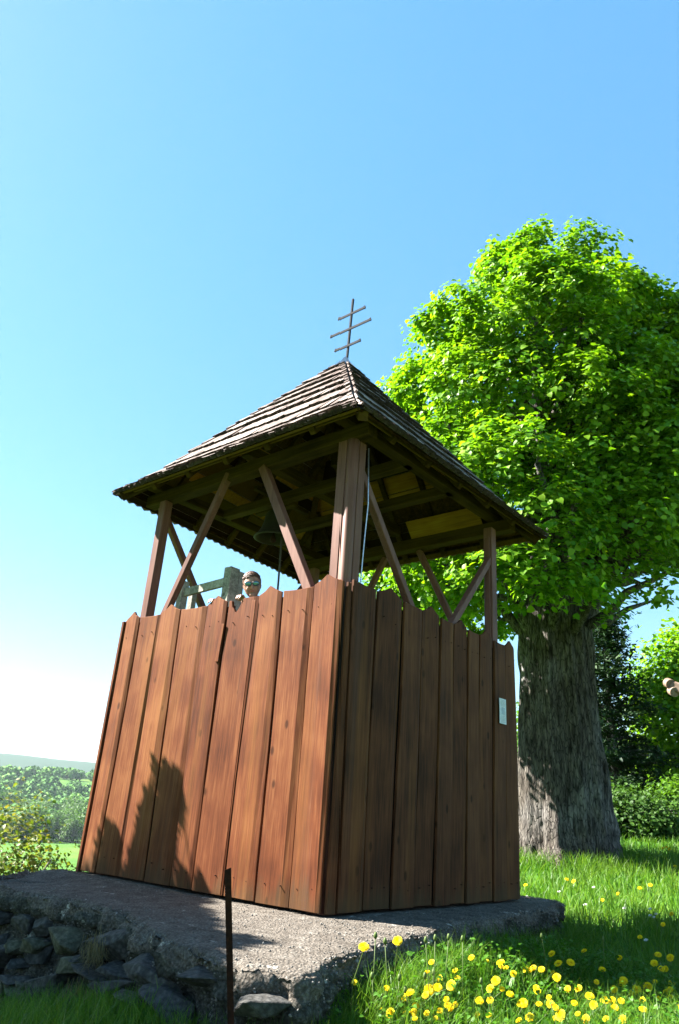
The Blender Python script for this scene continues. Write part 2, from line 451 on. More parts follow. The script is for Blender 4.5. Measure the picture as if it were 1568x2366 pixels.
def build_ground():
    az = np.concatenate([np.radians(np.linspace(0, 110, 260)), np.radians(np.linspace(110, 360, 91)[1:-1])])
    rr = np.concatenate([np.linspace(.15, 9, 70), np.geomspace(9.3, 5200, 150)])
    A, Rr = np.meshgrid(az, rr)
    X = CAM[0] + Rr * np.cos(A); Y = CAM[1] + Rr * np.sin(A)
    Z = ground_h(X, Y)
    n = len(az); V = np.stack([X, Y, Z], -1).reshape(-1, 3)
    V = np.vstack([V, [[CAM[0], CAM[1], float(ground_h(CAM[0], CAM[1]))]]])
    i = np.arange(len(rr) - 1)[:, None]; j = np.arange(n)[None, :]
    a = i * n + j; b_ = i * n + (j + 1) % n
    F = np.stack([a, b_, b_ + n, a + n], -1).reshape(-1, 4)
    c = len(V) - 1; jj = np.arange(n)
    T = np.stack([np.full(n, c), jj, (jj + 1) % n], -1)
    me = mesh_np('ground', V, [F, T], smooth=True)
    o = link('ground', me, MG); tag(o, kind='structure')
build_ground()

# ------------------------------------------------------------------ stone platform
PL = empty('stone_platform', (-.2, .5, -.3), 'rough platform of field stones capped with broken concrete, under the wooden tower', 'platform')
# outline of the rim (counter-clockwise seen from above is not needed): starts far left, runs along the front, round the corner, along the right
RIM = [(-.30, 3.25), (-.75, 2.95), (-1.32, 2.75), (-1.20, 2.3), (-1.13, 1.9), (-1.11, 1.3), (-1.12, .7), (-1.27, .2), (-1.43, -.26), (-1.53, -.65), (-1.58, -.93), (-1.46, -1.12), (-1.15, -1.05), (-.75, -.86), (-.2, -.74), (.25, -.66), (.9, -.56), (1.7, -.45), (2.5, -.34), (3.2, -.24), (3.42, -.05), (3.45, .8), (3.4, 2.0), (3.4, 3.3)]
def rim_dense(step):
    P = [np.array(p) for p in RIM]; out = []
    for a, b in zip(P[:-1], P[1:]):
        n = max(1, int(np.linalg.norm(b - a) / step))
        for k in range(n): out.append(a + (b - a) * k / n)
    out.append(P[-1]); out = np.array(out)
    for _ in range(3): out[1:-1] = (out[:-2] + 2 * out[1:-1] + out[2:]) / 4
    return out
rim = rim_dense(.022)
tg = np.gradient(rim, axis=0); tg /= np.linalg.norm(tg, axis=1)[:, None]
nrm = np.stack([tg[:, 1], -tg[:, 0]], -1)         # outward?
ctr = np.array([1.0, 1.3])
sgn = np.sign(((rim - ctr) * nrm).sum(1)); nrm *= sgn[:, None]
inner = ctr + (rim - ctr) * .35
inner = np.stack([np.clip(rim[:, 0], .35, 2.4), np.clip(rim[:, 1], .35, 2.5)], -1)
# profile: top (from inner to rim) then face down
prof_top = 1 - (1 - np.linspace(0, 1, 70)) ** 1.9
prof_dn = np.linspace(0, 1.0, 52)[1:]
rows = []
s3 = np.stack([rim[:, 0], rim[:, 1], np.zeros(len(rim))], -1)
edge_w = .055 * fbm(s3, 2.2, 3, 11) + .05 * fbm(s3, 11, 3, 12)     # chipped rim
for t in prof_top:
    xy = inner + (rim + nrm * edge_w[:, None] - inner) * t
    dist = np.linalg.norm(rim - inner, axis=1) * (1 - t)
    zz = -.010 * np.exp(-(dist / .06) ** 2) - .022 * np.exp(-(dist / .015) ** 2)
    rows.append(np.stack([xy[:, 0], xy[:, 1], zz], -1))
for t in prof_dn:
    # concrete lip on the first 14-20 cm, below it the face steps back a little
    z = -.032 - t * 1.0; left_ = sstep(-.3, .1, rim[:, 1]) * (rim[:, 0] < 0)
    lip = .16 + .06 * vnoise(s3, 2.6, 21)
    back = .052 * sstep(0, 1, (-z - lip * (1 - .35 * left_)) / .04) - .16 * left_ * (-z)
    bulge = .02 * np.sin(np.clip(-z / .3, 0, 1) * math.pi) * 0.6
    off = edge_w - back + bulge
    xy = rim + nrm * off[:, None]
    rows.append(np.stack([xy[:, 0], xy[:, 1], np.full(len(rim), z) ], -1))
G = np.array(rows)                                 # (rows, n, 3)
du = np.gradient(G, axis=1); dv = np.gradient(G, axis=0)
nn = np.cross(du, dv); nn /= np.linalg.norm(nn, axis=-1)[..., None] + 1e-9
flip = np.sign((nn[0] [:, 2]).mean()); nn *= (1 if flip > 0 else -1)
zf = G[..., 2]
amp = np.where(zf > -.02, .010, .055) * np.where(zf > -.02, 1, 1)
amp = .008 + .050 * sstep(.0, .06, -zf)
d = fbm(G, 7, 4, 31) * amp * 1.3 + np.abs(fbm(G, 24, 3, 35)) * amp * 1.0 + fbm(G, 60, 2, 37) * amp * .35
d += (.018 * fbm(G, 1.4, 2, 39) - .060 * (1 - sstep(-.5, -.1, G[..., 0])) * sstep(1.5, 2.7, G[..., 1]) - .006) * (zf > -.03)
# keep the boards' seat clear
seat = (G[..., 0] > -.12) & (G[..., 0] < 2.9) & (G[..., 1] > -.12) & (G[..., 1] < 3.0)
d = np.where(seat & (zf > -.05), np.minimum(d, 0) * .6 - .004, d)
G2 = G + nn * d[..., None]
nr, nc = G2.shape[:2]
i = np.arange(nr - 1)[:, None]; j = np.arange(nc - 1)[None, :]
a = i * nc + j
F = np.stack([a, a + nc, a + nc + 1, a + 1], -1).reshape(-1, 4)
me = fix_normals(mesh_np('concrete_cap', G2.reshape(-1, 3), F, smooth=True))
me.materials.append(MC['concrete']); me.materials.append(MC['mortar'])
for p in me.polygons:       # shade painted in: wall mortar below the cap gets a darkened colour
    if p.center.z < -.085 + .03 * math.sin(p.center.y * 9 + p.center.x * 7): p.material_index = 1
cap = link('concrete_cap', me, None, PL)

def rock_mesh(name, c, sx, sy, sz, seed, rough=.22, blocky=.5, sub=3):
    rg = np.random.default_rng(seed + 1000)
    bm = bmesh.new()
    for q in range(15):
        u = rg.normal(size=3); u /= np.abs(u).max() ** (.25 + .6 * blocky) * np.linalg.norm(u) ** (.75 - .6 * blocky)
        bm.verts.new(Vector(u * rg.uniform(.82, 1.0)))
    bmesh.ops.convex_hull(bm, input=bm.verts[:])
    for v in [v for v in bm.verts if not v.link_faces]: bm.verts.remove(v)
    bmesh.ops.dissolve_limit(bm, angle_limit=.25, verts=bm.verts[:], edges=bm.edges[:])
    bmesh.ops.bevel(bm, geom=bm.edges[:], offset=.045, segments=1, affect='EDGES')
    bmesh.ops.triangulate(bm, faces=bm.faces[:])
    bmesh.ops.subdivide_edges(bm, edges=[e for e in bm.edges if e.calc_length() > .35], cuts=2, use_grid_fill=True)
    P = np.array([v.co[:] for v in bm.verts]); ext = np.abs(P).max(0)
    P = P / ext
    P = P * (1 + rough * .35 * fbm(P, 2.6, 4, seed))[:, None]
    rot = Matrix.Rotation(rg.uniform(-.25, .25), 3, 'X')
    for v, q in zip(bm.verts, P): v.co = rot @ Vector(q * np.array([sx, sy, sz])) + Vector(c)
    bmesh.ops.recalc_face_normals(bm, faces=bm.faces[:])
    me = bpy.data.meshes.new(name); bm.to_mesh(me); bm.free()
    return me
# field stones that can be told apart in the wall below the cap: picture x0,x1,y0,y1 measured, on the plane x=-1.40
def wall_x(y, z): return float(np.interp(y, [-.93, -.65, -.26, .2, .7, 1.3, 1.9, 2.3], [-1.58, -1.53, -1.43, -1.27, -1.12, -1.11, -1.13, -1.2])) + .16 * z
def wall_pt(px, py):
    v = ray(px, py); k = -1.3
    for _ in range(6): p = CAM + v * ((k - CAM[0]) / v[0]); k = wall_x(p[1], p[2])
    return p
stone_boxes = [(212, 312, 2140, 2228, 0, .75), (112, 184, 2140, 2206, 1, .2), (190, 254, 2226, 2264, 0, .3), (242, 305, 2222, 2262, 0, .4),
    (232, 276, 2264, 2306, 0, .3), (262, 318, 2262, 2300, 0, .5), (66, 150, 2238, 2306, 0, .3), (20, 68, 2240, 2274, 0, .4), (34, 68, 2212, 2238, 0, .3),
    (8, 92, 2276, 2312, 1, .3), (150, 205, 2208, 2262, 1, .1), (322, 400, 2228, 2290, 0, .3), (184, 214, 2200, 2226, 0, .3), (0, 34, 2180, 2236, 0, .3),
    (300, 350, 2290, 2330, 0, .4), (355, 430, 2290, 2345, 0, .4), (430, 500, 2240, 2300, 0, .2), (60, 110, 2150, 2200, 1, .3), (150, 228, 2300, 2345, 0, .5), (560, 640, 2300, 2352, 0, .3)]
for k, (x0, x1, y0, y1, mo, bl) in enumerate(stone_boxes):
    a = wall_pt(x0, (y0 + y1) / 2); b_ = wall_pt(x1, (y0 + y1) / 2); t_ = wall_pt((x0 + x1) / 2, y0); u_ = wall_pt((x0 + x1) / 2, y1)
    c = (a + b_) / 2; hy = abs(a[1] - b_[1]) / 2 * 1.06; hz = abs(t_[2] - u_[2]) / 2 * 1.08
    me = rock_mesh('stone', (wall_x(c[1], c[2]) + .012, c[1], (t_[2] + u_[2]) / 2), .12, hy, hz, k * 3 + 1, .2, bl)
    link('stone', me, MC['mossy' if mo else 'stone'], PL)
# more stones of the wall, beyond the measured ones
k = 200
for yy in np.arange(-.95, 2.2, .24):
    for zz in (-.20, -.36, -.52, -.70):
        y2 = yy + random.uniform(-.05, .05); z2 = zz + random.uniform(-.04, .04)
        if zz > -.4 and y2 > -.05 and y2 < 1.2: continue
        if zz > -.3 and y2 < 1.2: continue
        link('stone', rock_mesh('stone', (wall_x(y2, z2) + .04, y2, z2), .11, random.uniform(.07, .12), random.uniform(.055, .085), k, .25, .4, 2), random.choice([MC['stone'], MC['mossy']]), PL); k += 1
for xx in np.arange(-1.3, 3.3, .27):
    ty = np.interp(xx, [-1.46, -1.15, -.75, -.2, .25, .9, 1.7, 2.5, 3.2], [-1.12, -1.05, -.86, -.74, -.66, -.56, -.45, -.34, -.24])
    zz = -.30 + random.uniform(-.04, .03)
    link('stone', rock_mesh('stone', (xx, ty + .05, zz), random.uniform(.08, .13), .09, random.uniform(.05, .09), k, .25, .4, 2), MC['stone'], PL); k += 1
# pebbles and aggregate standing out of the broken concrete
def pebbles():
    bm = bmesh.new(); bmesh.ops.create_icosphere(bm, subdivisions=1, radius=1)
    base = np.array([v.co[:] for v in bm.verts]); tri = np.array([[v.index for v in f.verts] for f in bm.faces]); bm.free()
    VV = []; FF = []; o = 0
    top = (zf > -.5)
    ii = np.argwhere(top & (zf < .02))
    # weights: near the rim and on the face
    w = np.array([1.0 if zf[a, b] < -.03 else .28 for a, b in ii]); w *= np.array([0 if seat[a, b] and zf[a, b] > -.05 else 1 for a, b in ii]); w /= w.sum()
    pick = RNG.choice(len(ii), 5200, p=w)
    for q in pick:
        a, b = ii[q]; c = G2[a, b]
        r = RNG.uniform(.003, .008) if RNG.random() < .96 or zf[a, b] > -.03 else RNG.uniform(.010, .020)
        s = np.array([1, RNG.uniform(.7, 1.2), RNG.uniform(.6, 1.0)]) * r
        jit = 1 + RNG.uniform(-.3, .3, base.shape)
        VV.append(base * jit * s + c - nn[a, b] * r * .1 + RNG.uniform(-.01, .01, 3)); FF.append(tri + o); o += len(base)
    return mesh_np('aggregate', np.concatenate(VV), np.concatenate(FF), smooth=False)
ag = link('aggregate', pebbles(), MC['pebble'], PL); tag(ag, kind='stuff')

# ------------------------------------------------------------------ bell tower
TW = empty('bell_tower', (1.39, 1.46, 0), 'square wooden bell tower with brown plank walls and a shingled pyramid roof', 'bell tower')
WX, WY = 2.776, 2.90
def plank(face, b0, b1, t0, t1, kind, idx, ztop=2.31, zbot=0.0, extra=None):
    """face 'L': lies in x=0 and runs along y; 'R': y=0, runs along x. b0,b1 bottom edges, t0,t1 top edges"""
    rnd = random.Random(idx * 13 + ord(face))
    gap = .0125 if face == 'L' else .010
    lo, hi = (b0, t0), (b1, t1)
    n = 9
    left = []; right = []
    w0 = rnd.uniform(-.004, .004)
    for q in range(n + 1):
        f = q / n; z = zbot + (ztop - zbot) * f
        wob = .005 * math.sin(f * 5 + idx * 2.1) + rnd.uniform(-.0018, .0018)
        wob2 = .005 * math.sin(f * 4 + idx * 3.3 + 1) + rnd.uniform(-.0018, .0018)
        left.append((b0 + (t0 - b0) * f + gap + (wob if b1 > b0 else -wob), z)); right.append((b1 + (t1 - b1) * f - gap + wob2, z))
    L = left[-1]; Rr = right[-1]; w = Rr[0] - L[0]
    if kind == 'peak':
        top = [(L[0] + w * .04, ztop + .004), (L[0] + w * .28, ztop + .030), (L[0] + w * (.5 + rnd.uniform(-.05, .05)), ztop + .070), (L[0] + w * .75, ztop + .028), (Rr[0] - w * .04, ztop + .004)]
    elif kind == 'notch':
        top = [(L[0] + w * .15, ztop + .004), (L[0] + w * .5, ztop + .006), (L[0] + w * .56, ztop - .02), (L[0] + w * .60, ztop - .055), (L[0] + w * .68, ztop - .10), (L[0] + w * .735, ztop - .115), (L[0] + w * .79, ztop - .085), (L[0] + w * .86, ztop - .06), (L[0] + w * .90, ztop - .004), (L[0] + w * .97, ztop)]
    else:
        top = [(L[0] + w * .2, ztop - .006), (L[0] + w * .5, ztop - .010), (L[0] + w * .8, ztop - .006)]
    if extra == 'split':   # a long sliver missing from the far edge
        right = [(x - (.035 if 1.62 < z < 2.02 else 0), z) for x, z in right]
        right2 = []
        for x, z in right:
            right2.append((x, z))
        right = right2
    poly = left + top + right[::-1]
    tilt = .014 * (1 if idx % 2 == 0 else -.4)   # boards lap: one edge proud
    base_off = rnd.uniform(-.003, .003) + (.010 if idx % 2 else 0)
    th = .026
    def P(s, z, out):
        mid = (L[0] + Rr[0]) / 2
        o = base_off + out + tilt * (s - mid) / max(w, .05) + .004 * math.sin(z * 2 + idx)
        return (-o, s, z) if face == 'L' else ((s, -o, z) if face == 'R' else ((WX + o, s, z) if face == 'X' else (s, WY + o, z)))
    bm = bmesh.new()
    A = [bm.verts.new(P(s, z, th)) for s, z in poly]; B = [bm.verts.new(P(s, z, 0)) for s, z in poly]
    bm.faces.new(A); bm.faces.new(B[::-1])
    m = len(poly)
    for q in range(m): bm.faces.new((A[q], B[q], B[(q + 1) % m], A[(q + 1) % m]))
    if w > .1:      # one long edge is planed off to a slanting lap
        ax = 1 if face in 'LX' else 0
        cut = (L[0] + w * rnd.uniform(.13, .2)) if face == 'L' else (Rr[0] - w * rnd.uniform(.13, .2))
        pc = Vector((0, 0, 0)); pc[ax] = cut; pn = Vector((0, 0, 0)); pn[ax] = 1
        bmesh.ops.bisect_plane(bm, geom=bm.verts[:] + bm.edges[:] + bm.faces[:], plane_co=pc, plane_no=pn)
        fx = {'L': (0, 1), 'R': (1, 1), 'X': (0, -1), 'Y': (1, -1)}[face]
        edge = L[0] if face == 'L' else Rr[0]
        for v in bm.verts:
            outer = (-v.co[fx[0]] if fx[1] > 0 else v.co[fx[0]] - (WX if face == 'X' else WY)) > base_off + th * .5 - .008
            f_ = (cut - v.co[ax]) / (cut - edge + 1e-6)
            if outer and f_ > .02: v.co[fx[0]] += fx[1] * .013 * min(1, f_)
    bmesh.ops.recalc_face_normals(bm, faces=bm.faces[:])
    eds = [e for e in bm.edges if len(e.link_faces) == 2 and e.calc_face_angle(0) > .9]
    bmesh.ops.bevel(bm, geom=eds, offset=.0035, segments=1, affect='EDGES')
    bmesh.ops.triangulate(bm, faces=[f for f in bm.faces if len(f.verts) > 4])
    me = bpy.data.meshes.new('plank'); bm.to_mesh(me); bm.free()
    return link('plank', me, MW['plank_shade' if face in 'RX' else 'plank'], TW)
LT = [2.85, 2.621, 2.282, 1.98, 1.606, 1.32, .941, .645, .303, -.004]
LB = [2.865, 2.622, 2.295, 1.927, 1.607, 1.325, .966, .619, .30, -.004]
LK = ['peak', 'flat', 'peak', 'flat', 'peak', 'notch', 'peak', 'flat', 'peak']
for q in range(9):
    o = plank('L', LB[q + 1], LB[q], LT[q + 1], LT[q], LK[q], q + 1, zbot=.010 + (.003 * q) % .007)
    if q == 5: o['label'] = 'sunlit plank with a broken heart-shaped notch in its top'
link('plank', beam_mesh('plank', (-.022, 2.895, -.02), (-.022, 2.882, 2.29), .05, .035, (0, 1, 0), .003), MW['plank'], TW)
RT = [.0, .049, .383, .738, 1.051, 1.334, 1.585, 1.823, 2.052, 2.306, 2.567, 2.776]
RB = [.0, .088, .378, .703, 1.006, 1.269, 1.518, 1.754, 1.999, 2.232, 2.491, 2.776]
RK = ['flat', 'flat', 'peak', 'flat', 'peak', 'flat', 'peak', 'flat', 'peak', 'flat', 'peak']
for q in range(11):
    plank('R', RB[q], RB[q + 1], RT[q], RT[q + 1], RK[q], q + 20, ztop=2.335 if q else 2.31, zbot=.010 + (.004 * q) % .009)
nb = 10
for q in range(nb):
    a, b_ = WY * q / nb, WY * (q + 1) / nb
    plank('X', a, b_, a, b_, 'peak' if q % 2 else 'flat', q + 40)
    a, b_ = WX * q / nb, WX * (q + 1) / nb
    plank('Y', a, b_, a, b_, 'flat' if q % 2 else 'peak', q + 60)
# splinter lapped over the broken joint and smaller repairs
me = beam_mesh('splinter', (-.045, 1.332, 2.10), (-.041, 1.356, 1.77), .040, .010, (1, 0, 0), .002)
o = link('splinter', me, MW['plank'], TW); o['label'] = 'narrow splintered sliver of board beside a gap'
me = beam_mesh('cover_strip', (-.040, .972, 2.27), (-.038, 1.0, .02), .050, .008, (1, 0, 0), .002)
link('cover_strip', me, MW['plank'], TW)
for f_, bs, ts in (('L', LB, LT), ('R', RB, RT)):  # strips added behind the joints to stop light leaking through
    for q in range(1, len(bs) - 1):
        a_, b_ = bs[q], ts[q]
        if f_ == 'L': me = beam_mesh('gap_shade_batten', (.0105, a_, .02), (.0105, b_, 2.27), .11, .017, (1, 0, 0), .002)
        else: me = beam_mesh('gap_shade_batten', (a_, .0105, .02), (b_, .0105, 2.27), .017, .11, (1, 0, 0), .002)
        link('gap_shade_batten', me, MW['gap_shade_batten'], TW)
nails = []
rn_ = random.Random(12)
for f_, bs, ts in (('L', LB, LT), ('R', RB, RT)):
    for q in range(len(bs) - 1):
        for z in (.14, 2.12):
            for g in (.28, .72):
                a_ = bs[q] + (ts[q] - bs[q]) * z / 2.3; b_ = bs[q + 1] + (ts[q + 1] - bs[q + 1]) * z / 2.3
                if abs(a_ - b_) < .1: continue
                w_ = a_ + (b_ - a_) * (g + rn_.uniform(-.04, .04)); z_ = z + rn_.uniform(-.02, .02)
                V, F = tube_arrays([(-.020, w_, z_), (-.0385, w_, z_)] if f_ == 'L' else [(w_, -.020, z_), (w_, -.0385, z_)], .0038, 6); nails.append((V, F))
V, F = join_arrays(nails); o = link('nail', fix_normals(pmesh('nail', V, F)), MM['rust'], TW); tag(o, kind='stuff')
# inside rails the boards are nailed to, and the platform floor
for z in (.055, 1.2, 2.12):
    link('rail', beam_mesh('rail', (.045, .17, z), (.045, 2.70, z), .05, .09), MW['beam_y'], TW)
    link('rail', beam_mesh('rail', (.20, .045, z), (2.58, .045, z), .05, .09), MW['beam_x'], TW)
    link('rail', beam_mesh('rail', (2.73, .17, z), (2.73, 2.70, z), .05, .09), MW['beam_y'], TW)
    link('rail', beam_mesh('rail', (.20, 2.855, z), (2.58, 2.855, z), .05, .09), MW['beam_x'], TW)
for q in range(12):
    x0 = .10 + q * .2145
    link('floor_board', beam_mesh('floor_board', (x0 + .1, .10, .88), (x0 + .1, 2.80, .88), .205, .04, (0, 0, 1), .004), MW['beam_y'], TW)
# posts
PZ = 3.62
cp = link('corner_post', beam_mesh('corner_post', (.135, .135, -.01), (.135, .135, PZ), .155, .155, (1, 0, 0), .006), MW['post'], TW)
cp['label'] = 'near corner post clad with flat boards round a rounded corner'
hr = link('half_round', tube_mesh('half_round', [(.088, .088, 0), (.088, .088, 1.5), (.088, .088, 3.20), (.086, .086, 3.203), (.088, .088, 3.206), (.088, .088, PZ)], [.052, .052, .052, .049, .052, .052], 20), MW['post'], cp)
for (a, b_) in (((.050, .165, 0), (.050, .165, PZ)), ((.165, .050, 0), (.165, .050, PZ))):
    up = (1, 0, 0)
    w, h = (.085, .022) if a[0] < a[1] else (.022, .085)
    link('cladding_board', beam_mesh('cladding_board', a, b_, w, h, up, .004), MW['post'], cp)
for (x, y) in ((.085, 2.675), (2.485, .09), (2.62, 2.76)):
    link('post', beam_mesh('post', (x, y, -.01), (x, y, PZ), .10, .10, (1, 0, 0), .006), MW['post'], TW)
link('cladding_board', beam_mesh('cladding_board', (2.426, .09, 0), (2.426, .09, 3.5), .055, .016, (1, 0, 0), .003), MW['post'], TW)
# braces
def brace(a, b_, w=.066, h=.066, up=(0, 0, 1)):
    return link('brace', beam_mesh('brace', a, b_, w, h, up, .005), MW['post'], TW)
brace((.07, 2.66, 1.74), (.07, 1.66, 3.70)); brace((.07, .12, 1.76), (.07, 1.17, 3.64), .075, .085)
brace((.20, .085, 3.36), (1.66, .085, 1.56)); brace((2.56, .085, 3.38), (1.50, .085, 2.13))
brace((.12, 2.80, 3.60), (1.35, 2.80, 2.05)); brace((2.60, 2.80, 3.50), (1.45, 2.80, 2.05))
brace((2.70, 1.16, 3.62), (2.70, .20, 1.75)); brace((2.70, 1.66, 3.62), (2.70, 2.35, 2.45))
# wall plates, tie beams
for x in (.11, 2.66): link('wall_plate', beam_mesh('wall_plate', (x, -.10, 3.685), (x, 3.0, 3.685), .13, .13, (0, 0, 1), .006), MW['beam_y'], TW)
for y in (.11, 2.79): link('wall_plate', beam_mesh('wall_plate', (-.10, y, 3.80), (2.88, y, 3.80), .13, .10, (0, 0, 1), .006), MW['beam_x'], TW)
for x in (.98, 1.72): link('tie_beam', beam_mesh('tie_beam', (x, .10, 3.80), (x, 2.80, 3.80), .11, .10, (0, 0, 1), .006), MW['beam_y'], TW)
link('tie_beam', beam_mesh('tie_beam', (.1, 1.50, 3.93), (2.7, 1.50, 3.93), .12, .12, (0, 0, 1), .006), MW['beam_x'], TW)
# roof
AP = np.array([1.44, 1.46, 5.73])
CO = [np.array(c) for c in [(-.283, -.259, 3.659), (-.304, 3.071, 3.659), (3.065, 3.38, 3.659), (3.112, -.269, 3.659)]]
def sag(u): return -.06 * math.exp(-((u - .19) / .17) ** 2) * min(1, max(0, u) / .12) - .03 * math.sin(u * math.pi)
ROOF = link('roof', beam_mesh('roof', (AP[0], AP[1], 4.3), (AP[0], AP[1], AP[2] - .08), .10, .10, (1, 0, 0), .004), MW['beam_x'], TW)
def roofP(k, u, s, off):
    A = CO[k]; B = CO[(k + 1) % 4]; mid = (A + B) / 2; e = B - A; Lh = np.linalg.norm(e) / 2; e = e / (2 * Lh)
    n = np.cross(e, AP - mid); n /= np.linalg.norm(n)
    if n[2] < 0: n = -n
    p = mid + (AP - mid) * u + e * s + n * off
    p[2] += sag(u); return p
def half(k, u):
    return np.linalg.norm(CO[(k + 1) % 4] - CO[k]) / 2 * (1 - u)
NC = 10
expo = 1.0 / NC
singles = []; rest = []
def shingle(k, ub, ut, s0, s1, rnd):
    hb, ht = half(k, ub), half(k, ut)
    cl = lambda s, h: max(-h, min(h, s))
    tip = rnd.uniform(.0, .012) / 2.66; tl = rnd.uniform(-.003, .006)
    a0, a1 = cl(s0, hb), cl(s1, hb); c0, c1 = cl(s0, ht), cl(s1, ht)
    if a1 - a0 < .012: return None
    am = (a0 + a1) / 2
    lo = .026 + tl * .6; hi = lo + rnd.uniform(.022, .029)
    tw = rnd.uniform(-.004, .004)
    rag = rnd.uniform(-.005, .005) / 2.66
    V = [roofP(k, ub + .006 + rag, a0 + .003, lo + tw), roofP(k, ub - tip, am, lo), roofP(k, ub + .006 - rag, a1 - .003, lo - tw), roofP(k, ut, c1, -.002), roofP(k, ut, c0, -.002),
         roofP(k, ub + .006 + rag, a0 + .003, hi + tw), roofP(k, ub - tip, am, hi + .002), roofP(k, ub + .006 - rag, a1 - .003, hi - tw), roofP(k, ut, c1, .010), roofP(k, ut, c0, .010)]
    F = [(0, 4, 3, 2, 1), (5, 6, 7, 8, 9), (0, 1, 6, 5), (1, 2, 7, 6), (2, 3, 8, 7), (3, 4, 9, 8), (4, 0, 5, 9)]
    if c1 - c0 < 1e-4:
        V = V[:4] + V[5:9]; F = [(0, 3, 2, 1), (4, 5, 6, 7), (0, 1, 5, 4), (1, 2, 6, 5), (2, 3, 7, 6), (3, 0, 4, 7)]
    return V, F
for k in range(4):
    rnd = random.Random(50 + k)
    for c in range(NC):
        ub = c * expo - (.005 if c == 0 else 0) ; ut = min(.998, ub + expo * 1.55)
        h = half(k, ub); s = -h + rnd.uniform(-.08, 0)
        first = True
        while s < h:
            w = rnd.uniform(.075, .135)
            r_ = shingle(k, ub + rnd.uniform(-.0025, .0025), ut, s, s + w, rnd)
            if r_: (singles if k in (0, 3) else rest).append((c, r_))
            s += w
# the double starter course and the hip shingles
for k in range(4):
    rnd = random.Random(80 + k); h = half(k, .03); s = -h
    while s < h:
        w = rnd.uniform(.09, .13); r_ = shingle(k, -.003, .10, s, s + w, rnd)
        if r_:
            V, F = r_; rest.append((0, ([v - V3(0, 0, .024) for v in V], F)))
        s += w
def hipcap(k, u0, u1, rnd):
    w = rnd.uniform(.045, .065)
    out = []
    for kk, sg in ((k, -1), ((k + 3) % 4, 1)):
        a = roofP(kk, u0, sg * half(kk, u0), .050); b_ = roofP(kk, u0, sg * (half(kk, u0) - w * 1.2), .046); c = roofP(kk, u1, sg * max(0, half(kk, u1) - w), .020); dd = roofP(kk, u1, sg * half(kk, u1), .022)
        V = [a, b_, c, dd] + [p - V3(0, 0, .018) for p in (a, b_, c, dd)]
        out.append((V, [(0, 1, 2, 3), (7, 6, 5, 4), (0, 4, 5, 1), (1, 5, 6, 2), (2, 6, 7, 3), (3, 7, 4, 0)]))
    return out
for k in range(4):
    rnd = random.Random(k); u = -.005
    while u < .95:
        for r_ in hipcap(k, u, min(.995, u + .085), rnd): (rest).append((0, r_))
        u += .052
def shingle_mesh(V, F):
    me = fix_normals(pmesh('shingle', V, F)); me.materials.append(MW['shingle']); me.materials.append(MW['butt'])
    for p in me.polygons:      # course shadows painted on: ends and undersides take a darker colour
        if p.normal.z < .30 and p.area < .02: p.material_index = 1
    return me
singles.sort(key=lambda t: t[0])
for n_, (c, (V, F)) in enumerate(singles):
    if n_ < 296: link('shingle', shingle_mesh(V, F), None, ROOF)
    else: rest.append((c, (V, F)))
V, F = join_arrays([r_ for _, r_ in rest])
o = link('shingle', shingle_mesh(V, F), None, ROOF); tag(o, kind='stuff')
# roof boards seen from below, with open joints, and rafters
for k in range(4):
    rnd = random.Random(k + 9); u = .0
    while u < .93:
        w = rnd.choice([.06, .045, .075, .085]); u1 = min(.96, u + w)
        h0, h1 = half(k, u), half(k, u1)
        V = [roofP(k, u, -h0, -.004), roofP(k, u, h0, -.004), roofP(k, u1, h1, -.004), roofP(k, u1, -h1, -.004)]
        V += [roofP(k, u, -h0, -.026), roofP(k, u, h0, -.026), roofP(k, u1, h1, -.026), roofP(k, u1, -h1, -.026)]
        link('roof_board', fix_normals(pmesh('roof_board', V, [(0, 1, 2, 3), (7, 6, 5, 4), (0, 4, 5, 1), (1, 5, 6, 2), (2, 6, 7, 3), (3, 7, 4, 0)])), MW['ochre' if rnd.random() < .16 else 'sheath'], ROOF)
        u = u1 + .004
    hp = roofP(k, .01, -half(k, .01), -.08); ht = roofP(k, .95, -half(k, .95), -.08)
    for u0, u1 in ((.01, .2), (.2, .5), (.5, .95)):
        link('rafter', beam_mesh('rafter', roofP(k, u0, -half(k, u0), -.085), roofP(k, u1, -half(k, u1), -.085), .08, .09), MW['beam_x'], ROOF)
    for s in (-1.1, -.55, 0, .55, 1.1):
        um = min(.93, 1 - abs(s) / (np.linalg.norm(CO[(k + 1) % 4] - CO[k]) / 2) - .03)
        link('rafter', beam_mesh('rafter', roofP(k, .015, s, -.065), roofP(k, um, s, -.065), .06, .075), MW['beam_x' if k % 2 else 'beam_y'], ROOF)
    link('eave_board', beam_mesh('eave_board', roofP(k, .035, -half(k, .035), -.045), roofP(k, .035, half(k, .035), -.045), .02, .035, (0, 0, 1), .003), MW['sheath'], ROOF)
for k in (2,):   # ceiling panels left in place under the rear slopes
    for (u0, u1, s0, s1) in ((.09, .235, .22, 1.2),):
        V = [roofP(k, a, s, o_) for o_ in (-.105, -.12) for a, s in ((u0, s0), (u0, s1), (u1, s1), (u1, s0))]
        link('ceiling_panel', fix_normals(pmesh('ceiling_panel', V, [(0, 1, 2, 3), (7, 6, 5, 4), (0, 4, 5, 1), (1, 5, 6, 2), (2, 6, 7, 3), (3, 7, 4, 0)])), MW['ochre'], ROOF)
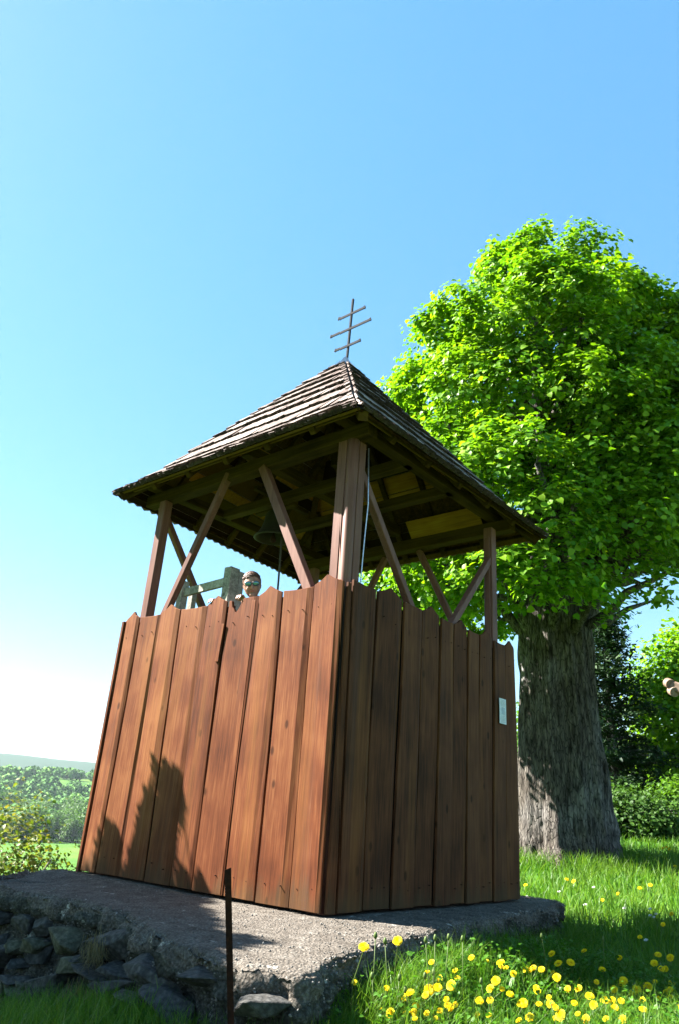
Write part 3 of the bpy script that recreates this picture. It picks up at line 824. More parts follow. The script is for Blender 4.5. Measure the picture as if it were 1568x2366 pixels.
# cross: a part of the roof, three bars
CX_, CY_ = 1.455, 1.455
cr = link('cross', beam_mesh('cross', (CX_, CY_, 5.60), (CX_ - .01, CY_ - .045, 6.67), .026, .026, (1, 0, 0), .003), MM['iron'], TW)
cr['label'] = 'thin grey iron cross with three bars on the roof peak'
for z, y0, y1 in ((5.962, 1.607, 1.256), (6.211, 1.701, 1.111), (6.439, 1.591, 1.213)):
    link('cross_bar', beam_mesh('cross_bar', (CX_ - .018, y0, z), (CX_ - .018, y1, z), .014, .034, (0, 0, 1), .002), MM['iron'], cr)
    for yy, sg in ((y0, 1), (y1, -1)):
        link('bar_tip', beam_mesh('bar_tip', (CX_ - .018, yy, z), (CX_ - .018, yy + sg * .022, z + .006), .016, .046, (0, 0, 1), .002), MM['iron'], cr)
V, F = tube_arrays([(AP[0], AP[1], 5.60), (AP[0], AP[1], 5.70), (AP[0], AP[1], 5.80)], [.17, .085, .022], 4)
link('peak_cap', fix_normals(pmesh('peak_cap', V, F)), MM['zinc'], ROOF)
# wire down the near post
link('conductor_wire', tube_mesh('conductor_wire', [(.165, -.02, 3.55), (.225, .0, 3.05), (.215, .01, 2.75), (.205, .02, 2.35), (.20, .02, 2.1)], .0055, 8), MM['zinc'], TW)

# ------------------------------------------------------------------ things in and on the tower
# notice plate on the right-hand wall
pl = empty('notice_plate', (2.43, -.045, 1.655), 'small upright white notice plate fixed to the shaded plank wall near its far end', 'notice')
PWm = flat_mat('plate_white', (.55, .60, .64), .5, 0, .1); PGm = flat_mat('plate_print', (.30, .38, .46), .5); PG2 = flat_mat('plate_pale_print', (.30, .38, .46), .5)
def plate_box(name, x0, x1, z0, z1, y0, y1, m):
    return link(name, beam_mesh(name, ((x0 + x1) / 2, (y0 + y1) / 2, z0), ((x0 + x1) / 2, (y0 + y1) / 2, z1), abs(x1 - x0), abs(y1 - y0), (0, 1, 0), .001), m, pl)
plate_box('panel', 2.362, 2.490, 1.535, 1.775, -.060, -.052, PWm)
plate_box('print_block', 2.395, 2.460, 1.625, 1.690, -.0625, -.0605, PGm)
for n_, z in enumerate((1.758, 1.745, 1.732, 1.719, 1.706, 1.605, 1.592, 1.579, 1.566, 1.553)):
    plate_box('print_line', 2.382, 2.470 - .012 * (n_ % 3), z - .0022, z + .0022, -.0625, -.0605, PG2)
# bell and its rope
BX, BY = 1.10, 2.02
bell = empty('bell', (BX, BY, 3.42), 'dark bronze church bell hanging in shadow under the roof', 'bell')
prof = [(.0, 3.75), (.05, 3.745), (.095, 3.72), (.115, 3.67), (.125, 3.60), (.145, 3.53), (.18, 3.46), (.215, 3.425), (.222, 3.41), (.205, 3.405), (.165, 3.45), (.13, 3.53), (.11, 3.62), (.0, 3.70)]
def lathe(name, prof, cx, cy, n=28):
    V = []; F = []
    for r, z in prof:
        for k in range(n):
            a = 2 * math.pi * k / n; V.append((cx + max(r, .001) * math.cos(a), cy + max(r, .001) * math.sin(a), z))
    for i in range(len(prof) - 1):
        for k in range(n): F.append((i * n + k, i * n + (k + 1) % n, (i + 1) * n + (k + 1) % n, (i + 1) * n + k))
    return fix_normals(pmesh(name, V, F, True))
link('bell_body', lathe('bell_body', prof, BX, BY), MM['bronze'], bell)
link('clapper', tube_mesh('clapper', [(BX, BY, 3.66), (BX, BY, 3.46), (BX, BY, 3.42), (BX, BY, 3.385), (BX, BY, 3.36)], [.008, .01, .03, .034, .012], 10), MM['rust'], bell)
link('yoke', beam_mesh('yoke', (BX, BY - .3, 3.81), (BX, BY + .3, 3.81), .09, .13), MW['beam_y'], bell)
link('yoke_cross_beam', beam_mesh('yoke_cross_beam', (BX - .35, BY, 3.90), (BX + .5, BY, 3.90), .07, .05), MW['beam_x'], bell)
rp = link('bell_rope', tube_mesh('bell_rope', [(BX + .03, BY - .10, 3.44), (BX + .04, BY - .105, 3.1), (BX + .05, BY - .11, 2.6), (BX + .05, BY - .11, 1.6)], .011, 8), flat_mat('dark_rope', (.06, .05, .045), .9))
tag(rp, 'thin dark bell rope hanging down behind the plank wall', 'rope')
# weathered timber frame
fr = empty('timber_frame', (.30, 2.05, .90), 'weathered grey timber frame of doubled posts and a cross board behind the sunlit planks', 'frame')
link('post', beam_mesh('post', (.30, 2.435, .90), (.30, 2.435, 2.745), .075, .085, (1, 0, 0), .005), MW['grey'], fr)
link('post', beam_mesh('post', (.42, 2.42, .90), (.42, 2.42, 2.69), .07, .06, (1, 0, 0), .005), MW['grey'], fr)
link('post', beam_mesh('post', (.30, 1.705, .90), (.30, 1.705, 2.775), .10, .12, (1, 0, 0), .005), MW['grey'], fr)
link('post', beam_mesh('post', (.40, 1.69, .90), (.40, 1.69, 2.76), .05, .07, (1, 0, 0), .005), MW['grey'], fr)
link('cross_board', beam_mesh('cross_board', (.30, 2.39, 2.622), (.30, 1.77, 2.648), .035, .085, (0, 0, 1), .004), MW['grey'], fr)

# person peering over the boards
def person():
    P = empty('person', (.36, 1.30, .90), 'person with short brown hair and mirrored sunglasses peering over the sunlit planks', 'person')
    skin, nt, b = new_mat('skin')
    tc = N(nt, 'ShaderNodeNewGeometry'); n = N(nt, 'ShaderNodeTexNoise', Scale=25.0, Detail=4.0); nt.links.new(tc.outputs['Position'], n.inputs[0])
    r = ramp(nt, n.outputs[0], [(.3, (.26, .12, .08)), (.7, (.36, .20, .145))]); nt.links.new(r.outputs[0], b.inputs['Base Color'])
    b.inputs['Roughness'].default_value = .5; b.inputs['Subsurface Weight'].default_value = .08; b.inputs['Subsurface Radius'].default_value = (.02, .008, .005)
    hc = V3(.215, 1.300, 2.520)           # head centre
    look = V3(CAM[0] - hc[0], CAM[1] - hc[1], -1.6); look /= np.linalg.norm(look)
    rgt = np.cross(look, (0, 0, 1)); rgt /= np.linalg.norm(rgt); up = np.cross(rgt, look)
    tilt = math.radians(-9)
    rg = rgt * math.cos(tilt) + up * math.sin(tilt); up = -rgt * math.sin(tilt) + up * math.cos(tilt); rgt = rg
    def H(x, y, z): return hc + rgt * x + look * y + up * z      # x to the viewer's left.., y forward, z up
    # skeleton
    pel = (.55, 1.32, 1.80); S = 'pel'
    joints = {'pel': ((.52, 1.32, 1.74), .14), 'spine': ((.48, 1.32, 1.98), .135), 'chest': ((.40, 1.31, 2.18), .15), 'neck0': ((.33, 1.31, 2.34), .06), 'neck1': ((.27, 1.31, 2.44), .055),
              'shL': ((.36, 1.49, 2.27), .06), 'elL': ((.18, 1.60, 2.10), .045), 'wrL': ((.07, 1.575, 2.30), .028), 'paL': ((.02, 1.57, 2.338), .030),
              'shR': ((.38, 1.13, 2.27), .06), 'elR': ((.20, 1.10, 2.08), .045), 'wrR': ((.075, 1.175, 2.27), .028), 'paR': ((.02, 1.195, 2.325), .030),
              'hpL': ((.54, 1.42, 1.68), .10), 'knL': ((.50, 1.44, 1.32), .065), 'anL': ((.55, 1.44, .97), .04), 'toL': ((.40, 1.45, .925), .035),
              'hpR': ((.54, 1.22, 1.68), .10), 'knR': ((.48, 1.20, 1.32), .065), 'anR': ((.53, 1.20, .97), .04), 'toR': ((.38, 1.19, .925), .035)}
    edges = [('pel', 'spine'), ('spine', 'chest'), ('chest', 'neck0'), ('neck0', 'neck1'), ('chest', 'shL'), ('shL', 'elL'), ('elL', 'wrL'), ('wrL', 'paL'),
             ('chest', 'shR'), ('shR', 'elR'), ('elR', 'wrR'), ('wrR', 'paR'), ('pel', 'hpL'), ('hpL', 'knL'), ('knL', 'anL'), ('anL', 'toL'), ('pel', 'hpR'), ('hpR', 'knR'), ('knR', 'anR'), ('anR', 'toR')]
    def skin_chain(name, js, es, grow=0.0, sub=1):
        names = list(js); me = bpy.data.meshes.new(name)
        me.from_pydata([js[n_][0] for n_ in names], [(names.index(a), names.index(b_)) for a, b_ in es], [])
        o = bpy.data.objects.new(name, me); COL.objects.link(o)
        o.modifiers.new('skin', 'SKIN').use_smooth_shade = True
        for q, n_ in enumerate(names):
            me.skin_vertices[0].data[q].radius = (js[n_][1] + grow, js[n_][1] + grow)
            me.skin_vertices[0].data[q].use_root = (q == 0)
        m2 = o.modifiers.new('sub', 'SUBSURF'); m2.levels = sub; m2.render_levels = sub
        dg = bpy.context.evaluated_depsgraph_get(); ev = o.evaluated_get(dg); mm = bpy.data.meshes.new_from_object(ev)
        V = [tuple(v.co) for v in mm.vertices]; F = [tuple(p.vertices) for p in mm.polygons]
        bpy.data.objects.remove(o); return V, F
    parts = [skin_chain('b', joints, edges)]
    # fingers, hooked over the top edge of the boards
    for sd, wc in (('L', (.02, 1.57, 2.338)), ('R', (.02, 1.195, 2.325))):
        for q in range(4):
            dy = (q - 1.5) * .020; ln = (.9, 1.0, .95, .78)[q]
            a = V3(wc[0] + .012, wc[1] + dy, wc[2]); pts = [a, a + V3(-.035 * ln, 0, .026), a + V3(-.062 * ln, 0, .018), a + V3(-.076 * ln, 0, -.012)]
            parts.append(tube_arrays(pts, [.010, .0095, .0085, .0065], 8))
        sg = 1 if sd == 'R' else -1
        a = V3(wc[0] + .02, wc[1] + sg * .03, wc[2] - .005); parts.append(tube_arrays([a, a + V3(-.02, sg * .022, .006), a + V3(-.04, sg * .028, .010)], [.012, .011, .008], 8))
    # head
    bm = bmesh.new(); bmesh.ops.create_uvsphere(bm, u_segments=32, v_segments=24, radius=1); HV = []
    for v in bm.verts:
        x, y, z = v.co
        wx = .080 * (1 - .14 * max(0, -z) ** 1.6); wy = .092; zz = .118 * z
        fy = wy * y
        if z < 0 and y < 0: fy *= 1 + .35 * z      # back of skull tucks in to the neck
        if z < -.3 and y > 0: fy *= 1 - .10 * (-z - .3)
        HV.append(H(wx * x, fy + (.006 if y > 0 and z < -.55 else 0), zz))
    bm.faces.ensure_lookup_table(); HF = [tuple(v.index for v in f.verts) for f in bm.faces]; bm.free()
    parts.append((HV, HF))
    def ell(c, s, n=12):
        bm = bmesh.new(); bmesh.ops.create_uvsphere(bm, u_segments=n, v_segments=n, radius=1)
        V = [H(c[0] + v.co.x * s[0], c[1] + v.co.y * s[1], c[2] + v.co.z * s[2]) for v in bm.verts]; F = [tuple(v.index for v in f.verts) for f in bm.faces]; bm.free(); return V, F
    parts += [ell((0, .096, -.012), (.012, .020, .026)), ell((0, .104, -.030), (.016, .014, .011)), ell((-.076, -.005, -.005), (.010, .018, .030)), ell((.076, -.005, -.005), (.010, .018, .030)),
              ell((0, .080, .022), (.052, .014, .012)), ell((0, .074, -.088), (.028, .022, .020)), ell((-.038, .072, -.035), (.02, .016, .022)), ell((.038, .072, -.035), (.02, .016, .022))]
    V, F = join_arrays(parts)
    bodym = pmesh('body', V, F, True)
    body = link('body', bodym, skin, P)
    rm = body.modifiers.new('remesh', 'REMESH'); rm.mode = 'VOXEL'; rm.voxel_size = .0055; rm.use_smooth_shade = True
    sm = body.modifiers.new('smooth', 'SMOOTH'); sm.factor = .5; sm.iterations = 2
    hairm = flat_mat('brown_hair', (.085, .035, .018), .5)
    # hair: cap made of many short locks over the skull
    hp = []
    bm = bmesh.new(); bmesh.ops.create_uvsphere(bm, u_segments=40, v_segments=28, radius=1)
    for v in bm.verts:      # close-cropped cap, hairline cut back from the face
        x, y, z = v.co
        front = sstep(.15, .75, y); low = 1 - sstep(-.1, .62, z)
        k_ = 1 - .16 * float(front * low) - .25 * float(sstep(-.2, -.8, z))
        n_ = .035 * float(vnoise(np.array([[x * 7, y * 2, z * 3]]), 1.6, 3)[0]) + .02 * float(vnoise(np.array([[x * 16, y * 4, z * 6]]), 1.6, 4)[0])
        v.co = (x, y, z); v.co *= (k_ + n_)
    V_ = [H(.087 * v.co.x, -.014 + .094 * v.co.y, .030 + .100 * v.co.z) for v in bm.verts]; F_ = [tuple(v.index for v in f.verts) for f in bm.faces]; bm.free(); hp.append((V_, F_))
    for q in range(260):     # short swept locks on top and along the parting
        a = random.uniform(0, 2 * math.pi); zz = random.uniform(.45, 1.0); rr = math.sqrt(max(0, 1 - zz * zz))
        x, y = rr * math.cos(a), rr * math.sin(a)
        b0 = V3(x * .083, -.014 + y * .088, .030 + zz * .094)
        dr = V3(.75 + random.uniform(-.2, .2), .35 + random.uniform(-.3, .3), -.25 * x + random.uniform(-.1, .1)); dr /= np.linalg.norm(dr)
        n3 = V3(x, y, zz); dr = dr - n3 * (dr @ n3)
        hp.append(tube_arrays([H(*b0), H(*(b0 + n3 * .006 + dr * .014)), H(*(b0 + n3 * .004 + dr * .032))], [.005, .0045, .001], 4))
    V, F = join_arrays(hp); link('hair', pmesh('hair', V, F, True), hairm, P)
    # sunglasses
    gl = flat_mat('mirror_lens', (.10, .22, .26), .16, .6); gf = flat_mat('dark_frame', (.02, .02, .025), .3)
    sg = None
    fparts = []
    for sx in (-1, 1):
        ring = []
        for q in range(17):
            a = 2 * math.pi * q / 16; ring.append(H(sx * .034 + math.cos(a) * .031, .106 - .010 * abs(math.cos(a) + sx) / 2, .012 + math.sin(a) * .022))
        fparts.append(tube_arrays(ring, .0028, 6))
        fparts.append(tube_arrays([H(sx * .064, .098, .018), H(sx * .080, .05, .014), H(sx * .082, -.01, .008)], .003, 6))
    fparts.append(tube_arrays([H(-.006, .108, .020), H(.006, .108, .020)], .003, 6))
    V, F = join_arrays(fparts); sgl = link('sunglasses', fix_normals(pmesh('sunglasses', V, F, True)), gf, P)
    for sx in (-1, 1):
        V, F = ell((sx * .034, .099, .012), (.030, .007, .0215), 16); link('lens', pmesh('lens', V, F, True), gl, sgl)
    mouth = flat_mat('lips', (.42, .12, .10), .4)
    V, F = ell((0, .094, -.055), (.024, .006, .006), 12); link('mouth', pmesh('mouth', V, F, True), mouth, P)
    tj = {k_: v for k_, v in joints.items() if k_ in ('pel', 'spine', 'chest', 'shL', 'shR', 'elL', 'elR')}
    tj['neck'] = ((.35, 1.31, 2.30), .07)
    te = [('pel', 'spine'), ('spine', 'chest'), ('chest', 'shL'), ('shL', 'elL'), ('chest', 'shR'), ('shR', 'elR'), ('chest', 'neck')]
    V, F = skin_chain('s', tj, te, .014); link('shirt', pmesh('shirt', V, F, True), flat_mat('shirt_cloth', (.30, .32, .36), .9), P)
    lj = {k_: v for k_, v in joints.items() if k_ in ('pel', 'hpL', 'knL', 'anL', 'hpR', 'knR', 'anR')}
    V, F = skin_chain('t', lj, [('pel', 'hpL'), ('hpL', 'knL'), ('knL', 'anL'), ('pel', 'hpR'), ('hpR', 'knR'), ('knR', 'anR')], .016)
    link('trousers', pmesh('trousers', V, F, True), flat_mat('trouser_cloth', (.05, .06, .10), .9), P)
    for s_ in 'LR':
        a = V3(*joints['an' + s_][0]); b_ = V3(*joints['to' + s_][0])
        V, F = tube_arrays([a + V3(.05, 0, -.03), a + V3(0, 0, -.02), (a + b_) / 2 + V3(0, 0, -.01), b_, b_ + V3(-.05, 0, -.005)], [.03, .045, .045, .04, .02], 12)
        link('shoe', fix_normals(pmesh('shoe', V, F, True)), flat_mat('shoe_leather', (.04, .03, .025), .6), P)
person()

# rusty rod in front of the wall
def rod():
    t = 2.9; top = CAM + ray(527, 2012) * t; bot = CAM + ray(534, 2340) * t
    x, y = (top[0] + bot[0]) / 2, (top[1] + bot[1]) / 2
    z0 = float(ground_h(x, y)) - .1; z1 = top[2]
    lean = (top - bot) / (top[2] - bot[2]); zb = top + lean * (z0 - z1)
    # angle iron: two legs at right angles, top cut on a slant
    V = []
    pr_ = [(-.012, -.012), (.013, -.012), (.013, -.008), (-.008, -.008), (-.008, .018), (-.012, .018)]
    rv = R2 * np.array([1, 1, 0]); rv /= np.linalg.norm(rv); fv = np.array([-rv[1], rv[0], 0])
    for zc in (0, 1):
        for u, v in pr_:
            p = (zb if zc == 0 else top) + rv * u + fv * v
            if zc: p = p + np.array([0, 0, (u + .017) * .45])
            V.append(p)
    n = 6; F = [tuple(range(n))[::-1], tuple(range(n, 2 * n))] + [(k, (k + 1) % n, (k + 1) % n + n, k + n) for k in range(n)]
    o = link('iron_rod', fix_normals(pmesh('iron_rod', V, F)), MM['rust'])
    tag(o, 'rusty upright angle iron stake with a slanting top, standing before the stone platform', 'stake')
rod()

# ------------------------------------------------------------------ foliage tools
def leaf_cloud(pos, nrm_, size, rng, aspect=.85, fold=.25, droop=None):
    """one 4-triangle folded leaf per position"""
    n = len(pos)
    nrm_ = nrm_ / (np.linalg.norm(nrm_, axis=1)[:, None] + 1e-9)
    r = rng.normal(size=(n, 3)); 
    if droop is not None: r = r * .6 + droop
    t = r - (r * nrm_).sum(1)[:, None] * nrm_; t /= np.linalg.norm(t, axis=1)[:, None] + 1e-9
    b = np.cross(nrm_, t)
    s = (size if hasattr(size, '__len__') else np.full(n, size))[:, None]
    w_ = b * s * aspect * .5; up_ = nrm_ * s * fold * .5
    V = np.stack([pos - t * s * .42, pos - t * s * .30 + w_ * .95 + up_ * .8, pos + t * s * .14 + w_ * .9 + up_, pos + t * s * .58 - nrm_ * s * .12,
                  pos + t * s * .14 - w_ * .9 + up_, pos - t * s * .30 - w_ * .95 + up_ * .8, pos], 1).reshape(-1, 3)
    o = (np.arange(n) * 7)[:, None, None]
    F = (np.array([[0, 6, 1], [1, 6, 2], [2, 6, 3], [3, 6, 4], [4, 6, 5], [5, 6, 0]])[None] + o).reshape(-1, 3)
    return V, F
def grow_limb(p0, p1, r0, r1, rng, n=7, wob=.12):
    p0, p1 = np.array(p0, float), np.array(p1, float); L = np.linalg.norm(p1 - p0); pts = []; rad = []
    for k in range(n):
        f = k / (n - 1); w = math.sin(f * math.pi)
        pts.append(p0 + (p1 - p0) * f + rng.normal(size=3) * wob * L * .25 * w + np.array([0, 0, .08 * L * w])); rad.append(r0 + (r1 - r0) * f)
    return pts, rad

# ------------------------------------------------------------------ linden
LX, LY = 9.15, 2.32
LI = empty('linden_tree', (LX, LY, .0), 'massive old linden with thick fluted grey trunk and bright green crown behind the tower', 'tree')
def linden():
    rng = np.random.default_rng(21)
    # trunk: fluted, flared at the foot
    zs = np.concatenate([np.linspace(-.7, 1.6, 60), np.linspace(1.65, 6.2, 60)]); na = 200
    aa = np.linspace(0, 2 * math.pi, na, endpoint=False)
    Z, A = np.meshgrid(zs, aa, indexing='ij')
    zg = .05
    base = .70 + .04 * np.exp(-(Z - 1.5) ** 2) - .025 * (Z - 1.5)
    flare = 1.15 * np.exp(-(Z - zg + .35) / .48) 
    lob = (np.cos(5 * A + .7) * .5 + np.cos(3 * A + 2.0) * .5 + .6 * np.cos(2 * A + .3))
    r = base + flare * (.50 + .36 * lob) * .8
    r += .035 * np.cos(7 * A + 1.2 + .15 * Z) + .03 * np.cos(11 * A + Z * .2)
    P = np.stack([np.cos(A) * 1.0, np.sin(A) * 1.0, Z * .09], -1)
    rid = np.abs(fbm(P, 9, 3, 41)); r += .05 * (rid * 2 - .3)
    P2 = np.stack([np.cos(A), np.sin(A), Z * .6], -1); r += .05 * fbm(P2, 2.2, 3, 45) + .20 * np.clip(1 - (Z - zg) / 1.0, 0, 1) * fbm(P2, 5, 4, 47)
    lean = np.array([-.02, .0])
    X = LX + r * np.cos(A) + lean[0] * Z; Y = LY + r * np.sin(A)
    V = np.stack([X, Y, Z], -1).reshape(-1, 3)
    i = np.arange(len(zs) - 1)[:, None]; j = np.arange(na)[None]
    a = i * na + j; b = i * na + (j + 1) % na
    F = np.stack([a, b, b + na, a + na], -1).reshape(-1, 4)
    link('trunk', mesh_np('trunk', V, F, True), MB, LI)
    # crown skeleton
    ax2 = np.array([LX + 2.6 * .66, LY - 2.6 * .75])
    def rad_main(z): return np.interp(z, [3.6, 4.1, 5.4, 6.8, 8.7, 10.2, 11.5, 12.5, 13.2, 13.7], [2.0, 3.2, 3.5, 3.4, 3.2, 2.95, 2.25, 1.45, .75, .0])
    def rad_two(z): return np.interp(z, [5.4, 6.1, 7.0, 8, 9.6, 10.6, 11.3], [1.2, 2.3, 3.0, 3.0, 2.4, 1.5, .0])
    limbs = []; tips = []
    for k in range(46):
        z = rng.uniform(5.2, 13.2); ang = k * 2.399 + rng.uniform(-.3, .3)
        rr_ = rad_main(z) * .78; tip = np.array([LX - .1 + rr_ * math.cos(ang), LY + rr_ * math.sin(ang), z])
        z0 = max(3.8, z - rr_ * 1.0 - .6); st = np.array([LX - .1 + .2 * math.cos(ang), LY + .2 * math.sin(ang), z0])
        p, r_ = grow_limb(st, tip, .13 - .006 * max(0, z0 - 4), .02, rng); limbs.append(tube_arrays(p, r_, 7))
    for k in range(20):
        z = rng.uniform(5.2, 10.4); ang = k * 2.399; rr_ = rad_two(z) * .75
        tip = np.array([ax2[0] + rr_ * math.cos(ang), ax2[1] + rr_ * math.sin(ang), z]); st = np.array([LX + .3, LY - .3, 4.6 + rng.uniform(0, 1.6)])
        p, r_ = grow_limb(st, tip, .14, .02, rng, 8); limbs.append(tube_arrays(p, r_, 7))
    p, r_ = grow_limb((LX - .12, LY, 5.8), (LX - .25, LY, 13.4), .5, .04, rng, 10, .05); limbs.append(tube_arrays(p, r_, 12))
    V_, F_ = join_arrays(limbs); link('limbs', pmesh('limbs', V_, F_, True), MB, LI)
    # the crown is a heap of boughs, each a rounded spray of leaf clumps
    C = []; Nn = []
    def add_boughs(cx, cy, rad, z0, z1, n, per):
        zz = np.linspace(z0, z1, 400); w = np.maximum(rad(zz), .5); w = w / w.sum(); got = []
        tries = 0
        while len(got) < n and tries < 6000:
            tries += 1
            z = rng.choice(zz, p=w); a = rng.uniform(0, 2 * math.pi); r_ = rad(z) * rng.uniform(.74, .98)
            p = np.array([cx + r_ * math.cos(a), cy + r_ * math.sin(a), z])
            if any(np.linalg.norm(p - g[0]) < .62 * (g[1] + .5) for g in got): continue
            got.append((p, rng.uniform(.42, .86)))
        for p, R_ in got:
            a = math.atan2(p[1] - cy, p[0] - cx); dz = (rad(p[2] + .1) - rad(p[2] - .1)) / .2
            out = np.array([math.cos(a), math.sin(a), -dz + .25]); out /= np.linalg.norm(out)
            m = int(per * (R_ / .65) ** 2 * 1.6)
            u = rng.normal(size=(m, 3)); u /= np.linalg.norm(u, axis=1)[:, None]
            k_ = u @ out > -.35; u = u[k_]
            C.append(p + u * R_ * rng.uniform(.72, 1.0, (len(u), 1)) * np.array([1, 1, .85])); Nn.append(u * .8 + out * .4)
    add_boughs(LX - .15, LY, rad_main, 3.9, 13.35, 150, 20); add_boughs(ax2[0], ax2[1], rad_two, 6.5, 11.0, 72, 20)
    def add_fill(cx, cy, rad, z0, z1, n):
        z = rng.uniform(z0, z1, n); ang = rng.uniform(0, 2 * math.pi, n); r_ = rad(z) * rng.uniform(.35, .82, n)
        C.append(np.stack([cx + r_ * np.cos(ang), cy + r_ * np.sin(ang), z], -1)); Nn.append(np.stack([np.cos(ang), np.sin(ang), 0 * ang + .3], -1))
    add_fill(LX - .15, LY, rad_main, 4.2, 12.9, 650); add_fill(ax2[0], ax2[1], rad_two, 6.8, 10.6, 300)
    c = np.concatenate(C); nv = np.concatenate(Nn)
    # the underside of the crown lifts towards the open side beyond the trunk
    side = (c[:, 0] - LX) * .80 - (c[:, 1] - LY) * .60
    back = (c[:, 0] - LX) * .60 + (c[:, 1] - LY) * .80
    floor_ = 4.0 + 1.0 * sstep(.3, 1.2, side) + .34 * np.clip(side, 0, 6) + .42 * np.clip(back, 0, 5) * sstep(.2, 1.0, side)
    k_ = c[:, 2] > floor_; c = c[k_]; nv = nv[k_]
    nv /= np.linalg.norm(nv, axis=1)[:, None]
    # open holes where the sky shows through
    hole = vnoise(c, 1.3, 91) > .36
    keep = ~hole; c = c[keep]; nv = nv[keep]
    n = len(c); k = 30
    cs = rng.uniform(.6, 1.25, n)
    off = rng.normal(size=(n, k, 3)) * np.array([.135, .135, .09]) * cs[:, None, None]
    out = (off * nv[:, None, :]).sum(-1, keepdims=True)
    off[..., 2] -= 1.3 * (off[..., 0] ** 2 + off[..., 1] ** 2)
    pos = c[:, None, :] + off
    nn_ = nv[:, None, :] * .55 + np.array([0, 0, .75]) + off * 1.2 + rng.normal(size=(n, k, 3)) * .30
    sz = rng.uniform(.075, .135, (n, k))
    pos = pos.reshape(-1, 3); nn_ = nn_.reshape(-1, 3)
    V, F = leaf_cloud(pos, nn_, sz.ravel(), rng, .92, .22, droop=np.array([0, 0, -.5]))
    o = link('foliage', mesh_np('foliage', V, F), ML['linden'], LI); tag(o, kind='stuff')
linden()

# ------------------------------------------------------------------ generic trees and shrubs
def bush_mesh(rng, R, Hh, n_cl, k, leaf, z0=.0, flat=.8, noise=.35, sparse=0.0):
    u = rng.normal(size=(n_cl, 3)); u /= np.linalg.norm(u, axis=1)[:, None]
    u[:, 2] = np.where(u[:, 2] < -.75, -u[:, 2], u[:, 2])
    lump = 1 + noise * fbm(u * 1.0, 1.6, 3, int(rng.integers(100)))* 1.6
    c = u * lump[:, None] * np.array([R, R, Hh / 2]) * (1 - .45 * rng.uniform(0, 1, n_cl) ** 2)[:, None] + np.array([0, 0, z0 + Hh / 2])
    spread = leaf * 2.2
    off = rng.normal(size=(n_cl, k, 3)) * spread
    pos = (c[:, None] + off).reshape(-1, 3); nv = (u[:, None] * .7 + np.array([0, 0, .6]) + rng.normal(size=(n_cl, k, 3)) * .5).reshape(-1, 3)
    return leaf_cloud(pos, nv, rng.uniform(leaf * .7, leaf * 1.3, len(pos)), rng)
def make_tree(name, loc, R, Hh, zc, n_cl, k, leaf, mat, label, cat='tree', trunk_r=.2, group=None, seed=0, stems=1, noise=.35):
    rng = np.random.default_rng(seed)
    e = empty(name, loc, label, cat, group)
    V, F = bush_mesh(rng, R, Hh, n_cl, k, leaf, zc, noise=noise); V = V + np.array(loc)
    link('crown', mesh_np('crown', V, F), mat, e)
    tr = []
    for s in range(stems):
        a = rng.uniform(0, 6.28); d_ = .0 if stems == 1 else .55 * R
        p, r_ = grow_limb((loc[0], loc[1], loc[2] - .3), (loc[0] + d_ * math.cos(a), loc[1] + d_ * math.sin(a), loc[2] + zc + Hh * .75), trunk_r, trunk_r * .2, rng, 8, .08)
        tr.append(tube_arrays(p, r_, 8))
        for q in range(6):
            f = .35 + .1 * q; b0 = np.array(p[min(7, int(f * 7))]); a = rng.uniform(0, 6.28)
            pe, re_ = grow_limb(b0, b0 + np.array([math.cos(a) * R * .7, math.sin(a) * R * .7, Hh * .25]), trunk_r * .35, trunk_r * .06, rng, 5)
            tr.append(tube_arrays(pe, re_, 5))
    V, F = join_arrays(tr); link('trunk', pmesh('trunk', V, F, True), MB, e)
    return e
def at(px, t_h): # ground point under picture column px at horizontal distance t_h
    v = ray(px, 1900); h = v[:2] / np.linalg.norm(v[:2]); x, y = CAM[:2] + h * t_h
    return (float(x), float(y), float(ground_h(x, y)))
# conifer behind the linden
def conifer(loc, Hh, R, seed, label):
    rng = np.random.default_rng(seed); e = empty('conifer_tree', loc, label, 'conifer')
    pos = []; nv = []; br = []
    for q in range(150):
        f = rng.uniform(.03, 1) ** .9; z = loc[2] + f * Hh; L = R * (1.08 - f) ** .75 * rng.uniform(.55, 1.15); a = rng.uniform(0, 6.28)
        dirv = np.array([math.cos(a), math.sin(a), .12 - .1 * f]); b0 = np.array([loc[0], loc[1], z])
        pts = [b0 + dirv * L * g + np.array([0, 0, .12 * math.sin(g * 3) * L]) for g in np.linspace(0, 1, 5)]
        br.append(tube_arrays(pts, [.035, .03, .02, .014, .006], 5))
        m = int(60 + 130 * L / R); g = rng.uniform(.15, 1.02, m)
        c = b0 + dirv * (L * g)[:, None] + np.array([0, 0, 1]) * (.12 * np.sin(g * 3) * L)[:, None]
        c = c + rng.normal(size=(m, 3)) * np.array([.22, .22, .09]) * (1.15 - .5 * g)[:, None]
        pos.append(c); nv.append(np.tile([0, 0, 1.], (m, 1)) + rng.normal(size=(m, 3)) * .5)
    pos = np.concatenate(pos); nv = np.concatenate(nv)
    V, F = leaf_cloud(pos, nv, rng.uniform(.08, .19, len(pos)), rng, .45, .1); link('foliage', mesh_np('foliage', V, F), ML['conifer'], e)
    br.append(tube_arrays([(loc[0], loc[1], loc[2] - .3), (loc[0], loc[1], loc[2] + Hh)], [.2, .02], 8))
    V, F = join_arrays(br); link('trunk', pmesh('trunk', V, F, True), MB, e)
conifer(at(1425, 24), 6.6, 2.2, 5, 'dark blue-green conifer with drooping boughs just right of the linden trunk')
conifer(at(1490, 27), 3.0, 2.1, 6, 'lower dark conifer standing between the taller conifer and the bright tree at the frame edge')
